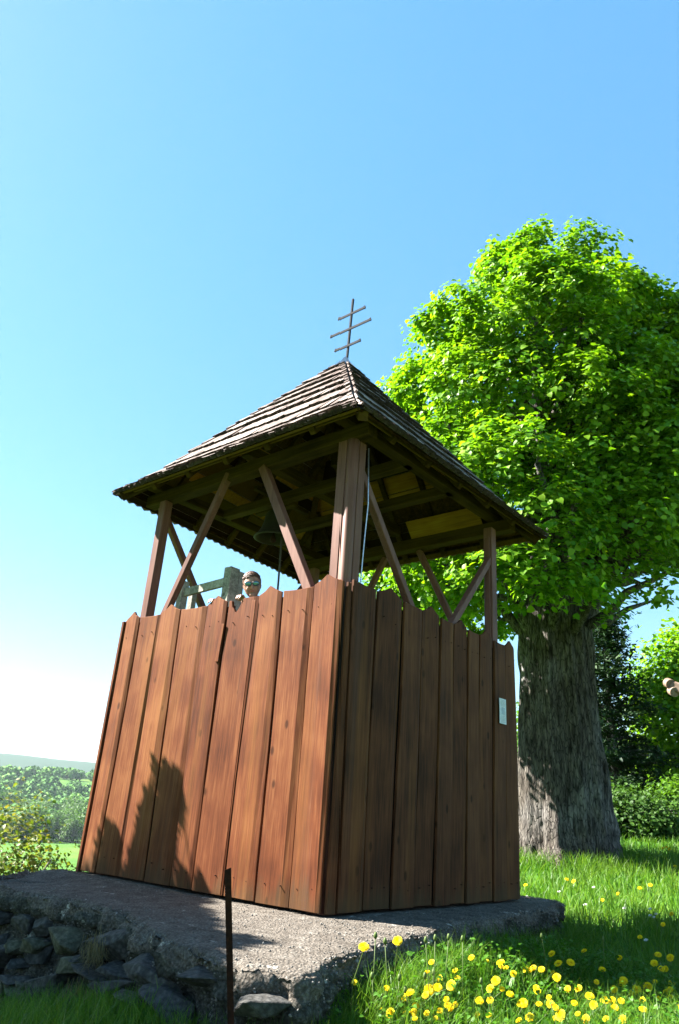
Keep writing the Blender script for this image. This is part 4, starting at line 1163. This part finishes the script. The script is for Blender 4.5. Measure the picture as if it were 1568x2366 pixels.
make_tree('leafy_tree', at(1640, 26), 1.7, 5.4, .8, 420, 34, .15, ML['linden'], 'bright green leafy tree at the right edge of the photo, behind the pale beam', seed=31, trunk_r=.18)
make_tree('shrub', at(1440, 21), 1.5, 1.1, -.2, 260, 34, .09, ML['dark'], 'dense low dark green shrub beneath the tall conifer', 'shrub', .05, seed=32, stems=3)
make_tree('shrub', at(1575, 22), 1.0, 1.5, -.2, 260, 34, .09, ML['shrub'], 'yellow-green shrub at the right edge below the bright leafy tree', 'shrub', .05, seed=33, stems=3)
make_tree('shrub', at(1390, 29), 2.6, 3.6, -.2, 260, 34, .12, ML['dark'], 'large green shrub glimpsed behind the conifer beside the linden trunk', 'shrub', .06, seed=34, stems=3)
make_tree('leafy_tree', at(1310, 32), 2.2, 4.6, 1.0, 300, 34, .15, ML['shrub'], 'green tree mostly hidden behind the linden trunk', seed=35, trunk_r=.2)
make_tree('leafy_tree', at(2000, 30), 3.0, 7.0, 1.2, 420, 34, .16, ML['shrub'], 'rounded green tree just beyond the right edge of the photo', seed=36, trunk_r=.2)
make_tree('shrub', at(1470, 40), 3.2, 2.2, -.4, 200, 34, .15, ML['shrub'], 'far green shrub seen through the gaps below the conifers', 'shrub', .06, seed=37, stems=3)
make_tree('shrub', at(1590, 42), 3.2, 2.4, -.4, 200, 34, .15, ML['shrub'], 'farthest green shrub at the right edge behind the bright leafy tree', 'shrub', .06, seed=38, stems=3)
# bright young bush behind the platform on the left
bl = at(15, 10.8)
make_tree('flowering_bush', bl, 1.15, 2.1, .75, 190, 26, .055, ML['yellow'], 'yellow-green young bush with bare twigs rising behind the left end of the platform', 'bush', .045, seed=41, stems=5, noise=.5)
bl = at(75, 11.8)
make_tree('flowering_bush', bl, .65, 1.4, .55, 80, 24, .05, ML['yellow'], 'smaller thin yellow-green bush to the right of the big twiggy one', 'bush', .03, seed=42, stems=4, noise=.5)

# ------------------------------------------------------------------ valley: single trees, then the wood as one mass
def canopy(rng, R, Hh, sub=2):
    bm = bmesh.new(); bmesh.ops.create_icosphere(bm, subdivisions=sub, radius=1)
    P = np.array([v.co[:] for v in bm.verts]); tri = np.array([[v.index for v in f.verts] for f in bm.faces]); bm.free()
    k = 1 + .9 * fbm(P, 2.2, 3, int(rng.integers(60)))
    return P * k[:, None] * np.array([R, R, Hh / 2]) + np.array([0, 0, Hh * .55]), tri
def leafy_low(rng, R, Hh, n, leaf):
    V, F = bush_mesh(rng, R, Hh, n, 10, leaf, Hh * .08, noise=.4); return V, F
protos = []
for q in range(4):
    rng = np.random.default_rng(60 + q); V, F = leafy_low(rng, 5.2, 12, 190, 1.15)
    protos.append(mesh_np('crown', V, F)); protos[-1].materials.append(ML['far'])
trunk_me = tube_mesh('trunk', [(0, 0, -1), (0, 0, 5)], [.35, .25], 6); trunk_me.materials.append(MB)
rng = np.random.default_rng(77)
labels_v = 'broad green tree in the far valley wood at the left edge of the photo'
vt = []
for q in range(44):
    px = rng.uniform(-60, 235); row = q % 3
    dist = (rng.uniform(560, 620), rng.uniform(640, 720), rng.uniform(760, 860))[row]
    x, y, z = at(px, dist)
    e = empty('valley_tree', (x, y, z), labels_v, 'tree', 'trees of the valley wood'); s = rng.uniform(.8, 1.35)
    c = bpy.data.objects.new('crown', protos[q % 4]); COL.objects.link(c); c.parent = e; c.rotation_euler = (0, 0, rng.uniform(0, 6)); c.scale = (s, s, s * rng.uniform(.8, 1.15))
    t = bpy.data.objects.new('trunk', trunk_me); COL.objects.link(t); t.parent = e
for q in range(16):
    px = rng.uniform(-40, 190); dist = rng.uniform(110, 400)
    x, y, z = at(px, dist)
    e = empty('valley_shrub', (x, y, z), 'rounded shrub scattered on the green valley meadow', 'shrub', 'shrubs on the valley meadow'); s = rng.uniform(.12, .3) * (.6 + dist / 500)
    c = bpy.data.objects.new('crown', protos[q % 4]); COL.objects.link(c); c.parent = e; c.scale = (s, s, s * .7); c.location = (0, 0, -.3)
    t = bpy.data.objects.new('trunk', trunk_me); COL.objects.link(t); t.parent = e; t.scale = (s, s, s)
def forest():
    VV = []; FF = []; o = 0; cols = []
    def leafy_canopy(rg):
        V, F = canopy(rg, 5.4, 11.5, 1)
        n_ = 110; u = rg.normal(size=(n_, 3)); u /= np.linalg.norm(u, axis=1)[:, None]; u[:, 2] = np.abs(u[:, 2]) * 1.0 - .25
        c = u * (1 + .5 * fbm(u, 2., 2, int(rg.integers(50))))[:, None] * np.array([6.2, 6.2, 6.6]) + np.array([0, 0, 6.6])
        t = rg.normal(size=(n_, 3)); t /= np.linalg.norm(t, axis=1)[:, None]; b_ = np.cross(u + rg.normal(size=(n_, 3)) * .4, t); b_ /= np.linalg.norm(b_, axis=1)[:, None]
        s_ = rg.uniform(.7, 1.7, n_)[:, None]
        V2 = np.stack([c - t * s_, c + b_ * s_, c + t * s_, c - b_ * s_], 1).reshape(-1, 3); o_ = (np.arange(n_) * 4)[:, None, None]
        F2 = (np.array([[0, 1, 2], [0, 2, 3]])[None] + o_).reshape(-1, 3)
        return np.vstack([V, V2]), np.vstack([F, F2 + len(V)])
    base = [leafy_canopy(np.random.default_rng(200 + k)) for k in range(8)]
    n = 0
    cand = 2600
    for q in range(cand):
        az = math.radians(rng.uniform(55, 82)); dist = 640 + 1150 * rng.uniform(0, 1) ** .8
        x, y = CAM[0] + dist * math.cos(az), CAM[1] + dist * math.sin(az)
        if vnoise(np.array([[x, y, 0.]]), 1 / 160., 4)[0] > .30: continue
        z = float(ground_h(x, y)); s = rng.uniform(.6, 1.35)
        V, F = base[q % 8]; a = rng.uniform(0, 6.28); ca, sa = math.cos(a), math.sin(a)
        Vr = np.stack([V[:, 0] * ca - V[:, 1] * sa, V[:, 0] * sa + V[:, 1] * ca, V[:, 2]], -1) * s
        VV.append(Vr + np.array([x, y, z])); FF.append(F + o); o += len(V)
    me = mesh_np('forest', np.concatenate(VV), np.concatenate(FF)); 
    m, nt, b = new_mat('forest_canopy'); g = N(nt, 'ShaderNodeNewGeometry')
    r = ramp(nt, g.outputs['Random Per Island'], [(0, (.025, .09, .012)), (.4, (.045, .14, .014)), (.75, (.065, .17, .018)), (1, (.10, .19, .025))])
    n_ = N(nt, 'ShaderNodeTexNoise', Scale=.6, Detail=4.0); nt.links.new(g.outputs['Position'], n_.inputs[0])
    r2 = ramp(nt, n_.outputs[0], [(.4, (.7, .75, .7)), (.6, (1.2, 1.2, 1.1))])
    nt.links.new(mixc(nt, 1., r.outputs[0], r2.outputs[0], 'MULTIPLY'), b.inputs['Base Color']); b.inputs['Roughness'].default_value = 1
    ob = link('forest', me, m); tag(ob, 'bright green wooded hillside across the valley at the left edge of the photo', 'forest', kind='stuff')
forest()

# ------------------------------------------------------------------ the tree off to the left whose crown shades the wall
def shade_tree():
    rng = np.random.default_rng(5)
    bx, by = -5.6, 8.2; bz = float(ground_h(bx, by))
    e = empty('shade_tree', (bx, by, bz), 'leafy tree just outside the left edge of the photo that shades the stone platform', 'tree')
    T = []; N_ = 900
    # places that lie in its shade: wall face, left part of the slab, grass before the wall
    for q in range(1500):
        u = rng.uniform()
        if u < .36:
                p = (-1.42, rng.uniform(-1.1, 3.2), rng.uniform(-.7, -.12))
                if p[1] < .1 and p[2] > -.42: continue
        elif u < .68:
            p = (rng.uniform(-1.5, -.15), rng.uniform(-.9, 3.2), 0)
            # lit wedge beside the near corner
            if p[1] < 1.35 + 1.18 * (p[0] + .1) and math.hypot(p[0] + 1.2, p[1] + .4) > .16: continue
        else: p = (rng.uniform(-4.2, -1.45), rng.uniform(-2.6, 2.4), -.45)
        if p[2] == -.45 and p[0] > -2.2 and p[1] < -.5: continue
        s = rng.uniform(6.5, 9.5)
        T.append(np.array(p) + SUN * s)
    T = np.array(T)
    # twig tips that throw the leafy shadow on the boards
    tw = []
    def branch_shadow(pts, s, w):
        for (y0, z0), (y1, z1) in zip(pts[:-1], pts[1:]):
            m = int(max(3, math.hypot(y1 - y0, z1 - z0) / .05))
            for k in range(m):
                f = k / m; tw.append((np.array([-.03, y0 + (y1 - y0) * f, z0 + (z1 - z0) * f]) + SUN * s, w))
    for pts, w in (([(1.90, -.02), (1.90, .25), (1.86, .50), (1.81, .84)], .075), ([(1.72, .0), (1.74, .30), (1.74, .55), (1.74, .80)], .075), ([(1.98, .1), (2.0, .4), (1.93, .62)], .05),
                   ([(1.78, .80), (1.70, .84), (1.63, .68), (1.59, .47)], .03), ([(1.70, .25), (1.62, .38)], .04), ([(2.06, .0), (2.07, .22)], .05), ([(2.50, -.02), (2.52, .22), (2.50, .38)], .045),
                   ([(2.42, .34), (2.33, .20)], .035), ([(1.44, .0), (1.42, .16)], .035), ([(1.20, .0), (1.18, .08)], .03), ([(2.36, .0), (2.38, .2)], .045)):
        branch_shadow(pts, 3.7, w)
    pos = []; 
    for c in T:
        pos.append(c + rng.normal(size=(34, 3)) * .20)
    pos = np.concatenate(pos)
    # branches that would reach in front of the sunlit patch of slab or the boards have no leaves there
    L0 = pos - SUN * (pos[:, 2:3] / SUN[2]); nz = .5 * fbm(L0 * np.array([1, 1, 0]), 2.2, 3, 63)
    lit = (L0[:, 0] < .3) & (L0[:, 0] > -1.75) & (L0[:, 1] > -1.6) & (L0[:, 1] < 1.05 + 1.18 * (L0[:, 0] + .1) + nz)
    blotch = np.hypot((L0[:, 0] + 1.18) / .28, (L0[:, 1] + .42) / .16) < 1
    B0 = pos - SUN * ((pos[:, 0:1] + .04) / SUN[0]); onb = (B0[:, 1] > -.1) & (B0[:, 1] < 3.0) & (B0[:, 2] > .015) & (B0[:, 2] < 3.7)
    pos = pos[~((lit & ~blotch) | onb)]
    nv = np.tile(SUN, (len(pos), 1)) + rng.normal(size=(len(pos), 3)) * .5
    V, F = leaf_cloud(pos, nv, rng.uniform(.07, .12, len(pos)), rng); link('crown', mesh_np('crown', V, F), ML['shrub'], e)
    tpos = np.concatenate([c + rng.normal(size=(26, 3)) * w * .5 for c, w in tw]); tn = np.tile(SUN, (len(tpos), 1)) + rng.normal(size=(len(tpos), 3)) * .4
    V, F = leaf_cloud(tpos, tn, rng.uniform(.04, .07, len(tpos)), rng); link('low_bough', mesh_np('low_bough', V, F), ML['shrub'], e)
    br = []
    for c, w in tw[::9]:
        pe, re_ = grow_limb((bx + .2, by - .3, 2.5), c, .03, .006, rng, 6, .05); br.append(tube_arrays(pe, re_, 5))
    p, r_ = grow_limb((bx, by, bz - .3), (bx + .4, by - .6, 7.5), .28, .1, rng, 8, .04); br.append(tube_arrays(p, r_, 10))
    for k in range(16):
        c = T[rng.integers(len(T))]; b0 = np.array(p[rng.integers(3, 8)]); pe, re_ = grow_limb(b0, c, .07, .015, rng, 6, .08); br.append(tube_arrays(pe, re_, 6))
    V, F = join_arrays(br); link('trunk', pmesh('trunk', V, F, True), MB, e)
shade_tree()

# ------------------------------------------------------------------ grass
def inside_platform(x, y):
    ty = np.interp(x, [-1.60, -1.46, -1.15, -.75, -.2, .25, .9, 1.7, 2.5, 3.2, 3.42], [-.9, -1.12, -1.05, -.86, -.74, -.66, -.56, -.45, -.34, -.24, -.05])
    tx = np.interp(y, [-1.1, -.5, 0, .6, 1.2, 1.9, 2.35, 3.3], [-1.46, -1.55, -1.42, -1.24, -1.24, -1.26, -1.1, -.35])
    return (x > tx) & (y > ty) & (x < 3.46) & (y < 3.35)
def blades(x, y, hgt, wid, rng, lean=.5, segs=3, z=None):
    n = len(x); z = ground_h(x, y) - .01 if z is None else z
    a = rng.uniform(0, 2 * math.pi, n); dx, dy = np.cos(a), np.sin(a)
    ln = rng.uniform(.15, 1.0, n) * lean
    sa = rng.uniform(0, 2 * math.pi, n); sx, sy = np.cos(sa), np.sin(sa)
    V = []
    for k in range(segs + 1):
        f = k / segs; bend = ln * f ** 2; px = x + dx * hgt * bend; py = y + dy * hgt * bend; pz = z + hgt * (f - .35 * ln * f ** 2.2)
        w = wid * (1 - f ** 1.5) * .5 + .0002
        if k < segs: V += [np.stack([px - sx * w, py - sy * w, pz], -1), np.stack([px + sx * w, py + sy * w, pz], -1)]
        else: V += [np.stack([px, py, pz], -1)]
    m = 2 * segs + 1
    V = np.stack(V, 1).reshape(-1, 3); o = (np.arange(n) * m)[:, None, None]
    q = []
    for k in range(segs - 1): q += [[2 * k, 2 * k + 1, 2 * k + 3], [2 * k, 2 * k + 3, 2 * k + 2]]
    q.append([2 * segs - 2, 2 * segs - 1, 2 * segs])
    F = (np.array(q)[None] + o).reshape(-1, 3); return V, F
def merge(*vf):
    V = []; F = []; o = 0
    for v, f in vf: V.append(v); F.append(f + o); o += len(v)
    return np.concatenate(V), np.concatenate(F)
def scatter(n, a0, a1, r0, r1, rng, power=1.0, clump=0):
    a = np.radians(rng.uniform(a0, a1, n)); r = np.sqrt(rng.uniform(r0 ** 2, r1 ** 2, n)) if power == 1 else r0 * (r1 / r0) ** rng.uniform(0, 1, n)
    x = CAM[0] + r * np.cos(a); y = CAM[1] + r * np.sin(a)
    if clump:
        den = fbm(np.stack([x, y, 0 * x], -1), clump, 2, 19); k = den > rng.uniform(-.85, .15, n); x, y, r = x[k], y[k], r[k]
    k = ~inside_platform(x, y); return x[k], y[k], r[k]
rng = np.random.default_rng(90)
parts = []
x, y, r = scatter(150000, -8, 92, 2.0, 7.2, rng, 1, 1.5)
tall = .10 + .10 * (fbm(np.stack([x, y, 0 * x], -1), .8, 2, 3) + .5)
tall = tall * (1 + .5 * sstep(.35, -.2, x + 1.6) * 0 + .15 * (y > -.6) * (x < -1.1))
parts.append(blades(x, y, tall * rng.uniform(.5, 1.9, len(x)), rng.uniform(.003, .007, len(x)), rng, .9))
x, y, r = scatter(60000, -4, 46, 6.8, 26, rng, 0, 1.0)
parts.append(blades(x, y, rng.uniform(.08, .26, len(x)), .004 + .0011 * r * rng.uniform(.6, 1.3, len(x)), rng, .8, 2))
# long grass hugging the platform
for (n, ax, ay, bx_, by_, hh) in ((1200, -1.62, -.9, -1.5, 0.1, .16), (1900, -1.42, 0.1, -1.34, 1.9, .2), (1800, -1.5, -1.2, .3, -.85, .20), (2600, .2, -.80, 3.5, -.32, .26), (1500, 3.5, -.3, 3.55, 2.5, .3)):
    f = rng.uniform(0, 1, n); x = ax + (bx_ - ax) * f + rng.normal(size=n) * .07; y = ay + (by_ - ay) * f + rng.normal(size=n) * .07
    k = ~inside_platform(x, y); x, y = x[k], y[k]
    parts.append(blades(x, y, rng.uniform(.5, 1.3, len(x)) * hh, rng.uniform(.003, .006, len(x)), rng, 1.0, 4))
# tuft round the foot of the linden
n = 5000; a = rng.uniform(0, 6.28, n); rr = 1.0 + rng.exponential(.5, n); x = LX + rr * np.cos(a); y = LY + rr * np.sin(a)
parts.append(blades(x, y, rng.uniform(.15, .42, n), rng.uniform(.008, .016, n), rng, .8, 3))
V, F = merge(*parts)
tag(link('grass', mesh_np('grass', V, F), ML['grass']), 'long bright green meadow grass around the platform and the linden', 'grass', kind='stuff')
# broad weed leaves among the grass
x, y, r = scatter(9000, -6, 42, 2.0, 6.5, rng, 1, 1.2)
V, F = blades(x, y, rng.uniform(.08, .20, len(x)), rng.uniform(.014, .032, len(x)), rng, 1.3, 4)
z = ground_h(x, y)
pos = np.stack([x, y, z + rng.uniform(.02, .16, len(x))], -1); pos = np.repeat(pos, 3, 0) + rng.normal(size=(len(x) * 3, 3)) * .02
V2, F2 = leaf_cloud(pos, np.tile([0, 0, 1.], (len(pos), 1)) + rng.normal(size=(len(pos), 3)) * .4, rng.uniform(.015, .035, len(pos)), rng)
V, F = merge((V, F), (V2, F2))
tag(link('weeds', mesh_np('weeds', V, F), ML['weed']), 'broad dandelion leaves and small weeds growing among the grass', 'weeds', kind='stuff')
# dry tufts hanging from the wall
n = 900; cy = rng.choice([.62, .30, .52, .75], n); yy = cy + rng.normal(size=n) * .06; 
x = np.array([wall_x(q, -.3) for q in yy]) - .09 + rng.normal(size=n) * .03
zz = np.where(np.abs(cy - .62) < .01, -.16, -.42) + rng.normal(size=n) * .03
V, F = blades(x, yy, rng.uniform(.10, .20, n), rng.uniform(.002, .004, n), rng, .9, 3, z=zz)
V[:, 2] = zz.repeat(7) - (V[:, 2] - zz.repeat(7)) * .7
tag(link('dry_grass', mesh_np('dry_grass', V, F), ML['dry']), 'withered pale grass tufts hanging over the stones of the wall', 'dry grass', kind='stuff')

# ------------------------------------------------------------------ dandelions
def head_mesh(seed, name='flower_head', R=.023, open_=1.0):
    rng = np.random.default_rng(seed); V = []; F = []
    for (n, r0, r1, el, w) in ((46, .3, 1.0, .02, .062), (42, .2, .92, .20, .058), (36, .12, .76, .42, .055), (26, .05, .55, .70, .05), (16, .02, .34, 1.0, .05)):
        for q in range(n):
            a = 2 * math.pi * (q + rng.uniform(-.3, .3)) / n; rr = R * r1 * rng.uniform(.88, 1.08); ee = el * rng.uniform(.75, 1.25) * open_
            d_ = np.array([math.cos(a) * math.cos(ee), math.sin(a) * math.cos(ee), math.sin(ee)]); s = np.array([-math.sin(a), math.cos(a), 0]) * R * w
            b0 = d_ * R * r0 * .5; b1 = d_ * rr; i = len(V)
            V += [b0 - s * .4, b0 + s * .4, b1 + s, b1 + d_ * R * .05, b1 - s]; F.append((i, i + 1, i + 2, i + 3, i + 4))
    return pmesh(name, V, F)
heads = [head_mesh(k) for k in range(5)]
for m_ in heads: m_.materials.append(ML['petal'])
budm = tube_mesh('flower_head', [(0, 0, -.006), (0, 0, .002), (0, 0, .010), (0, 0, .018)], [.004, .0085, .007, .004], 8); budm.materials.append(ML['stem'])
daisy = head_mesh(9, 'flower_head', .009); daisy.materials.append(ML['white'])
def calyx(): return tube_mesh('calyx', [(0, 0, -.012), (0, 0, -.006), (0, 0, .002)], [.003, .008, .011], 8)
cal = calyx(); cal.materials.append(ML['stem'])
# (picture x, y, real width in cm ; height above ground)
FL = [(758, 2220, 30, .22), (839, 2188, 31, .34), (917, 2174, 28, .34), (996, 2223, 18, .22), (817, 2270, 14, .16), (944, 2295, 30, .15), (990, 2288, 32, .16), (1010, 2282, 26, .17), (1041, 2277, 30, .17), (900, 2341, 28, .12), (959, 2324, 22, .12), (936, 2342, 18, .1),
      (1015, 2337, 20, .11), (1040, 2330, 24, .12), (1004, 2354, 18, .09), (1106, 2313, 24, .12), (1131, 2311, 20, .12), (1177, 2297, 22, .12), (1208, 2318, 27, .13), (1222, 2351, 26, .11), (1197, 2357, 18, .09), (1270, 2320, 24, .13),
      (1293, 2346, 32, .12), (1326, 2318, 20, .12), (1352, 2355, 26, .1), (1361, 2302, 26, .13), (1370, 2322, 24, .12), (1399, 2311, 24, .12), (1414, 2311, 20, .12), (1434, 2313, 20, .12), (1483, 2311, 18, .11), (1519, 2307, 15, .11),
      (1437, 2356, 26, .09), (1565, 2327, 16, .1), (1155, 2224, 24, .20), (1273, 2204, 22, .18), (1348, 2197, 18, .17), (1288, 2226, 24, .17), (1317, 2224, 24, .17), (1285, 2259, 24, .15), (1144, 2266, 26, .16), (1131, 2284, 24, .14), (1439, 2266, 24, .14),
      (1417, 2286, 22, .13), (1470, 2286, 26, .12), (1496, 2281, 28, .12), (1335, 2284, 22, .13), (1510, 2226, 22, .16), (1519, 2206, 20, .17), (1547, 2213, 24, .16), (1527, 2239, 20, .15), (1536, 2239, 18, .15), (1512, 2268, 16, .13),
      (1550, 2270, 18, .12), (1538, 2292, 18, .11), (1430, 2213, 16, .16), (1477, 2165, 14, .16), (1530, 2136, 14, .16), (1550, 2112, 14, .16), (1308, 2032, 12, .14), (1324, 2036, 12, .14), (1501, 2045, 14, .14), (1477, 2052, 12, .14), (1213, 2045, 12, .12),
      (1530, 1960, 9, .16), (1538, 1957, 9, .16), (1545, 1962, 9, .16), (1558, 2001, 12, .14), (1426, 2065, 11, .12), (1390, 2080, 11, .12), (1240, 2290, 20, .12), (1310, 2285, 20, .12), (1390, 2240, 20, .15), (1250, 2240, 20, .15), (1185, 2250, 18, .15), (1100, 2345, 18, .1)]
_r = random.Random(404)
for _k in range(46):
    _y = 2205 + 150 * _r.random() ** .7; _x = 880 + 680 * _r.random()
    if _y < 2205 + (1100 - _x) * .35: continue
    FL.append((_x, _y, _r.uniform(12, 23), _r.uniform(.08, .17)))
def on_ground(px, py, h):
    v = ray(px, py); t = 1.5
    while t < 60:
        p = CAM + v * t
        if p[2] <= float(ground_h(p[0], p[1])) + h and t > 2.0: return p, t
        t += .02 + t * .002
    return p, t
def rot_to(nv): return Vector(nv).to_track_quat('Z', 'Y').to_euler()
special = {0: 'yellow dandelion leaning left on a long stem, nearest the stone platform corner', 1: 'large yellow dandelion on a tall stem, left of two rising before the concrete edge',
           2: 'yellow dandelion on a tall stem, right of two rising before the concrete edge', 3: 'small yellow dandelion standing alone, right of the tall pair', 5: 'yellow dandelion at the left end of the dense foreground patch',
           6: 'wide yellow dandelion beside an overlapping one in the foreground patch', 22: 'big drooping yellow dandelion at the bottom edge below the patch middle', 49: 'yellow dandelion near the right edge at the top of the foreground patch'}
ORD = ['leftmost', 'second', 'third', 'fourth', 'fifth', 'sixth', 'seventh', 'eighth', 'ninth', 'tenth', 'eleventh', 'twelfth', 'thirteenth', 'fourteenth', 'fifteenth', 'sixteenth',
       'seventeenth', 'eighteenth', 'nineteenth', 'twentieth', 'twenty-first', 'twenty-second', 'twenty-third', 'twenty-fourth', 'twenty-fifth', 'twenty-sixth', 'twenty-seventh', 'twenty-eighth', 'twenty-ninth', 'thirtieth']
def nth(i): return 'leftmost' if i == 0 else ORD[min(i, 29)] + ' from the left'
BANDS = [(0, 2010, 'in the sunlit strip beside the linden root'), (2010, 2060, 'in the far grass behind the tower'), (2060, 2190, 'in the shaded grass right of the tower'), (2190, 2232, 'along the upper edge of the foreground patch'),
         (2232, 2268, 'in the second row of the foreground patch'), (2268, 2298, 'in the third row of the foreground patch'), (2298, 2325, 'in the fourth row of the foreground patch'), (2325, 2400, 'in the lowest row, at the bottom edge')]
def fl_label(k):
    px, py = FL[k][:2]
    for y0, y1, words in BANDS:
        if y0 <= py < y1:
            row = sorted([(FL[j][0], j) for j in range(len(FL)) if y0 <= FL[j][1] < y1]); i = [j for _, j in row].index(k)
            return 'yellow dandelion, ' + nth(i) + ', ' + words
def dandelion(k, px, py, w, h):
    rnd = random.Random(k)
    p, t = on_ground(px, py, h)
    R_ = w * .80 * t / 1670.37 / 2; sc = min(1.25, max(.6, R_ / .023))
    lab = special.get(k) or fl_label(k)
    grp = ('dandelions of the foreground patch' if py > 2190 else 'dandelions in the farther grass')
    lx = rnd.uniform(-.05, .05); ly = rnd.uniform(-.05, .05)
    gx, gy = p[0] + lx, p[1] + ly; gz = float(ground_h(gx, gy)) - .01
    e = empty('dandelion', (gx, gy, gz), lab, 'dandelion', grp)
    nv = np.array([SUN[0] * .45 + (CAM[0] - p[0]) / t * .5 + rnd.uniform(-.35, .35), SUN[1] * .3 + (CAM[1] - p[1]) / t * .5 + rnd.uniform(-.35, .35), .75 + rnd.uniform(-.2, .2)]); nv /= np.linalg.norm(nv)
    g0 = V3(gx, gy, gz); mid = (g0 + p) / 2 + V3(lx * .4, ly * .4, .02)
    st = tube_mesh('stem', [g0, mid, p - nv * .02, p - nv * .008], [.0028, .0026, .0024, .0024], 6); link('stem', st, ML['stem'], e)
    for nm, me in (('flower_head', heads[k % 5]), ('calyx', cal)):
        o = bpy.data.objects.new(nm, me); COL.objects.link(o); o.parent = e; o.location = Vector(p) - Vector((gx, gy, gz)); o.rotation_euler = rot_to(nv); o.scale = (sc,) * 3
for k, f in enumerate(FL): dandelion(k, *f)
for k, (px, py, h) in enumerate(sorted([(866, 2165, .36), (888, 2178, .33), (982, 2175, .38), (1004, 2170, .36), (1035, 2168, .36), (1067, 2172, .34), (1250, 2165, .3), (858, 2258, .2), (921, 2262, .2), (935, 2290, .17), (1110, 2270, .2), (1392, 2172, .3), (980, 2258, .2), (1000, 2250, .2)])):
    p, t = on_ground(px, py, h); rnd = random.Random(k + 99); gx, gy = p[0] + rnd.uniform(-.04, .04), p[1] + rnd.uniform(-.04, .04); gz = float(ground_h(gx, gy)) - .01
    e = empty('dandelion_bud', (gx, gy, gz), 'closed green dandelion bud on a thin stem, ' + nth(k) + ' of the foreground buds', 'dandelion bud', 'closed dandelion buds in the foreground')
    link('stem', tube_mesh('stem', [(gx, gy, gz), tuple((V3(gx, gy, gz) + p) / 2 + V3(.01, 0, .01)), tuple(p)], .0024, 6), ML['stem'], e)
    o = bpy.data.objects.new('flower_head', budm); COL.objects.link(o); o.parent = e; o.location = Vector(p) - Vector((gx, gy, gz)); o.scale = (1.2,) * 3
for k, (px, py) in enumerate(sorted([(1501, 2115), (1514, 2112), (1508, 2119), (1441, 2098), (1491, 2172), (1350, 2090), (1290, 2060), (1500, 2100), (1215, 2072), (1370, 2050)])):
    p, t = on_ground(px, py, .12); gz = float(ground_h(p[0], p[1])) - .01
    e = empty('daisy', (p[0], p[1], gz), 'tiny white flower, ' + nth(k) + ', in the grass right of the tower', 'daisy', 'tiny white flowers in the shaded grass')
    link('stem', tube_mesh('stem', [(p[0], p[1], gz), tuple(p)], .0015, 5), ML['stem'], e)
    o = bpy.data.objects.new('flower_head', daisy); COL.objects.link(o); o.parent = e; o.location = Vector(p) - Vector((p[0], p[1], gz)); o.rotation_euler = rot_to((-.4, .1, .9)); o.scale = (2.2,) * 3

# ------------------------------------------------------------------ pale beam end of a wooden cross at the right edge
def beam_thing():
    t = 9.0; c = CAM + ray(1545, 1583) * t; c2 = CAM + ray(1650, 1620) * (t - .3); gx, gy = c2[0], c2[1]; gz = float(ground_h(gx, gy))
    e = empty('wooden_cross', (gx, gy, gz), 'pale timber cross whose arm end reaches in at the right edge of the photo', 'cross')
    d_ = (c2 - c) / np.linalg.norm(c2 - c)
    link('arm', beam_mesh('arm', c, c2 + d_ * .9, .10, .13, (0, 0, 1), .02), MW['tan'], e)
    for dz, ox in ((.02, .0), (-.06, .04)):
        V, F = tube_arrays([c + d_ * ox - R2 * .0 + D * -.045 + V3(0, 0, dz), c + d_ * ox + D * .045 + V3(0, 0, dz)], .06, 16); link('arm_end', fix_normals(pmesh('arm_end', V, F)), MW['tan'], e)
    link('upright', beam_mesh('upright', (gx, gy, gz - .1), (gx, gy, c2[2] + 1.0), .14, .14, (1, 0, 0), .01), MW['tan'], e)
beam_thing()

# ------------------------------------------------------------------ haze
HAZE = 0.00005
if HAZE:
    bm = bmesh.new(); bmesh.ops.create_cube(bm, size=1)
    me = bpy.data.meshes.new('haze'); bm.to_mesh(me); bm.free()
    o = bpy.data.objects.new('haze', me); COL.objects.link(o); o.scale = (10800, 10800, 240); o.location = (0, 0, 75)
    m = bpy.data.materials.new('haze'); m.use_nodes = True; nt = m.node_tree; nt.nodes.clear()
    out = nt.nodes.new('ShaderNodeOutputMaterial'); pv = nt.nodes.new('ShaderNodeVolumePrincipled'); pv.inputs['Density'].default_value = HAZE
    pv.inputs['Color'].default_value = (.74, .86, 1.0, 1); pv.inputs['Anisotropy'].default_value = .2
    nt.links.new(pv.outputs[0], out.inputs['Volume']); me.materials.append(m); tag(o, kind='stuff')
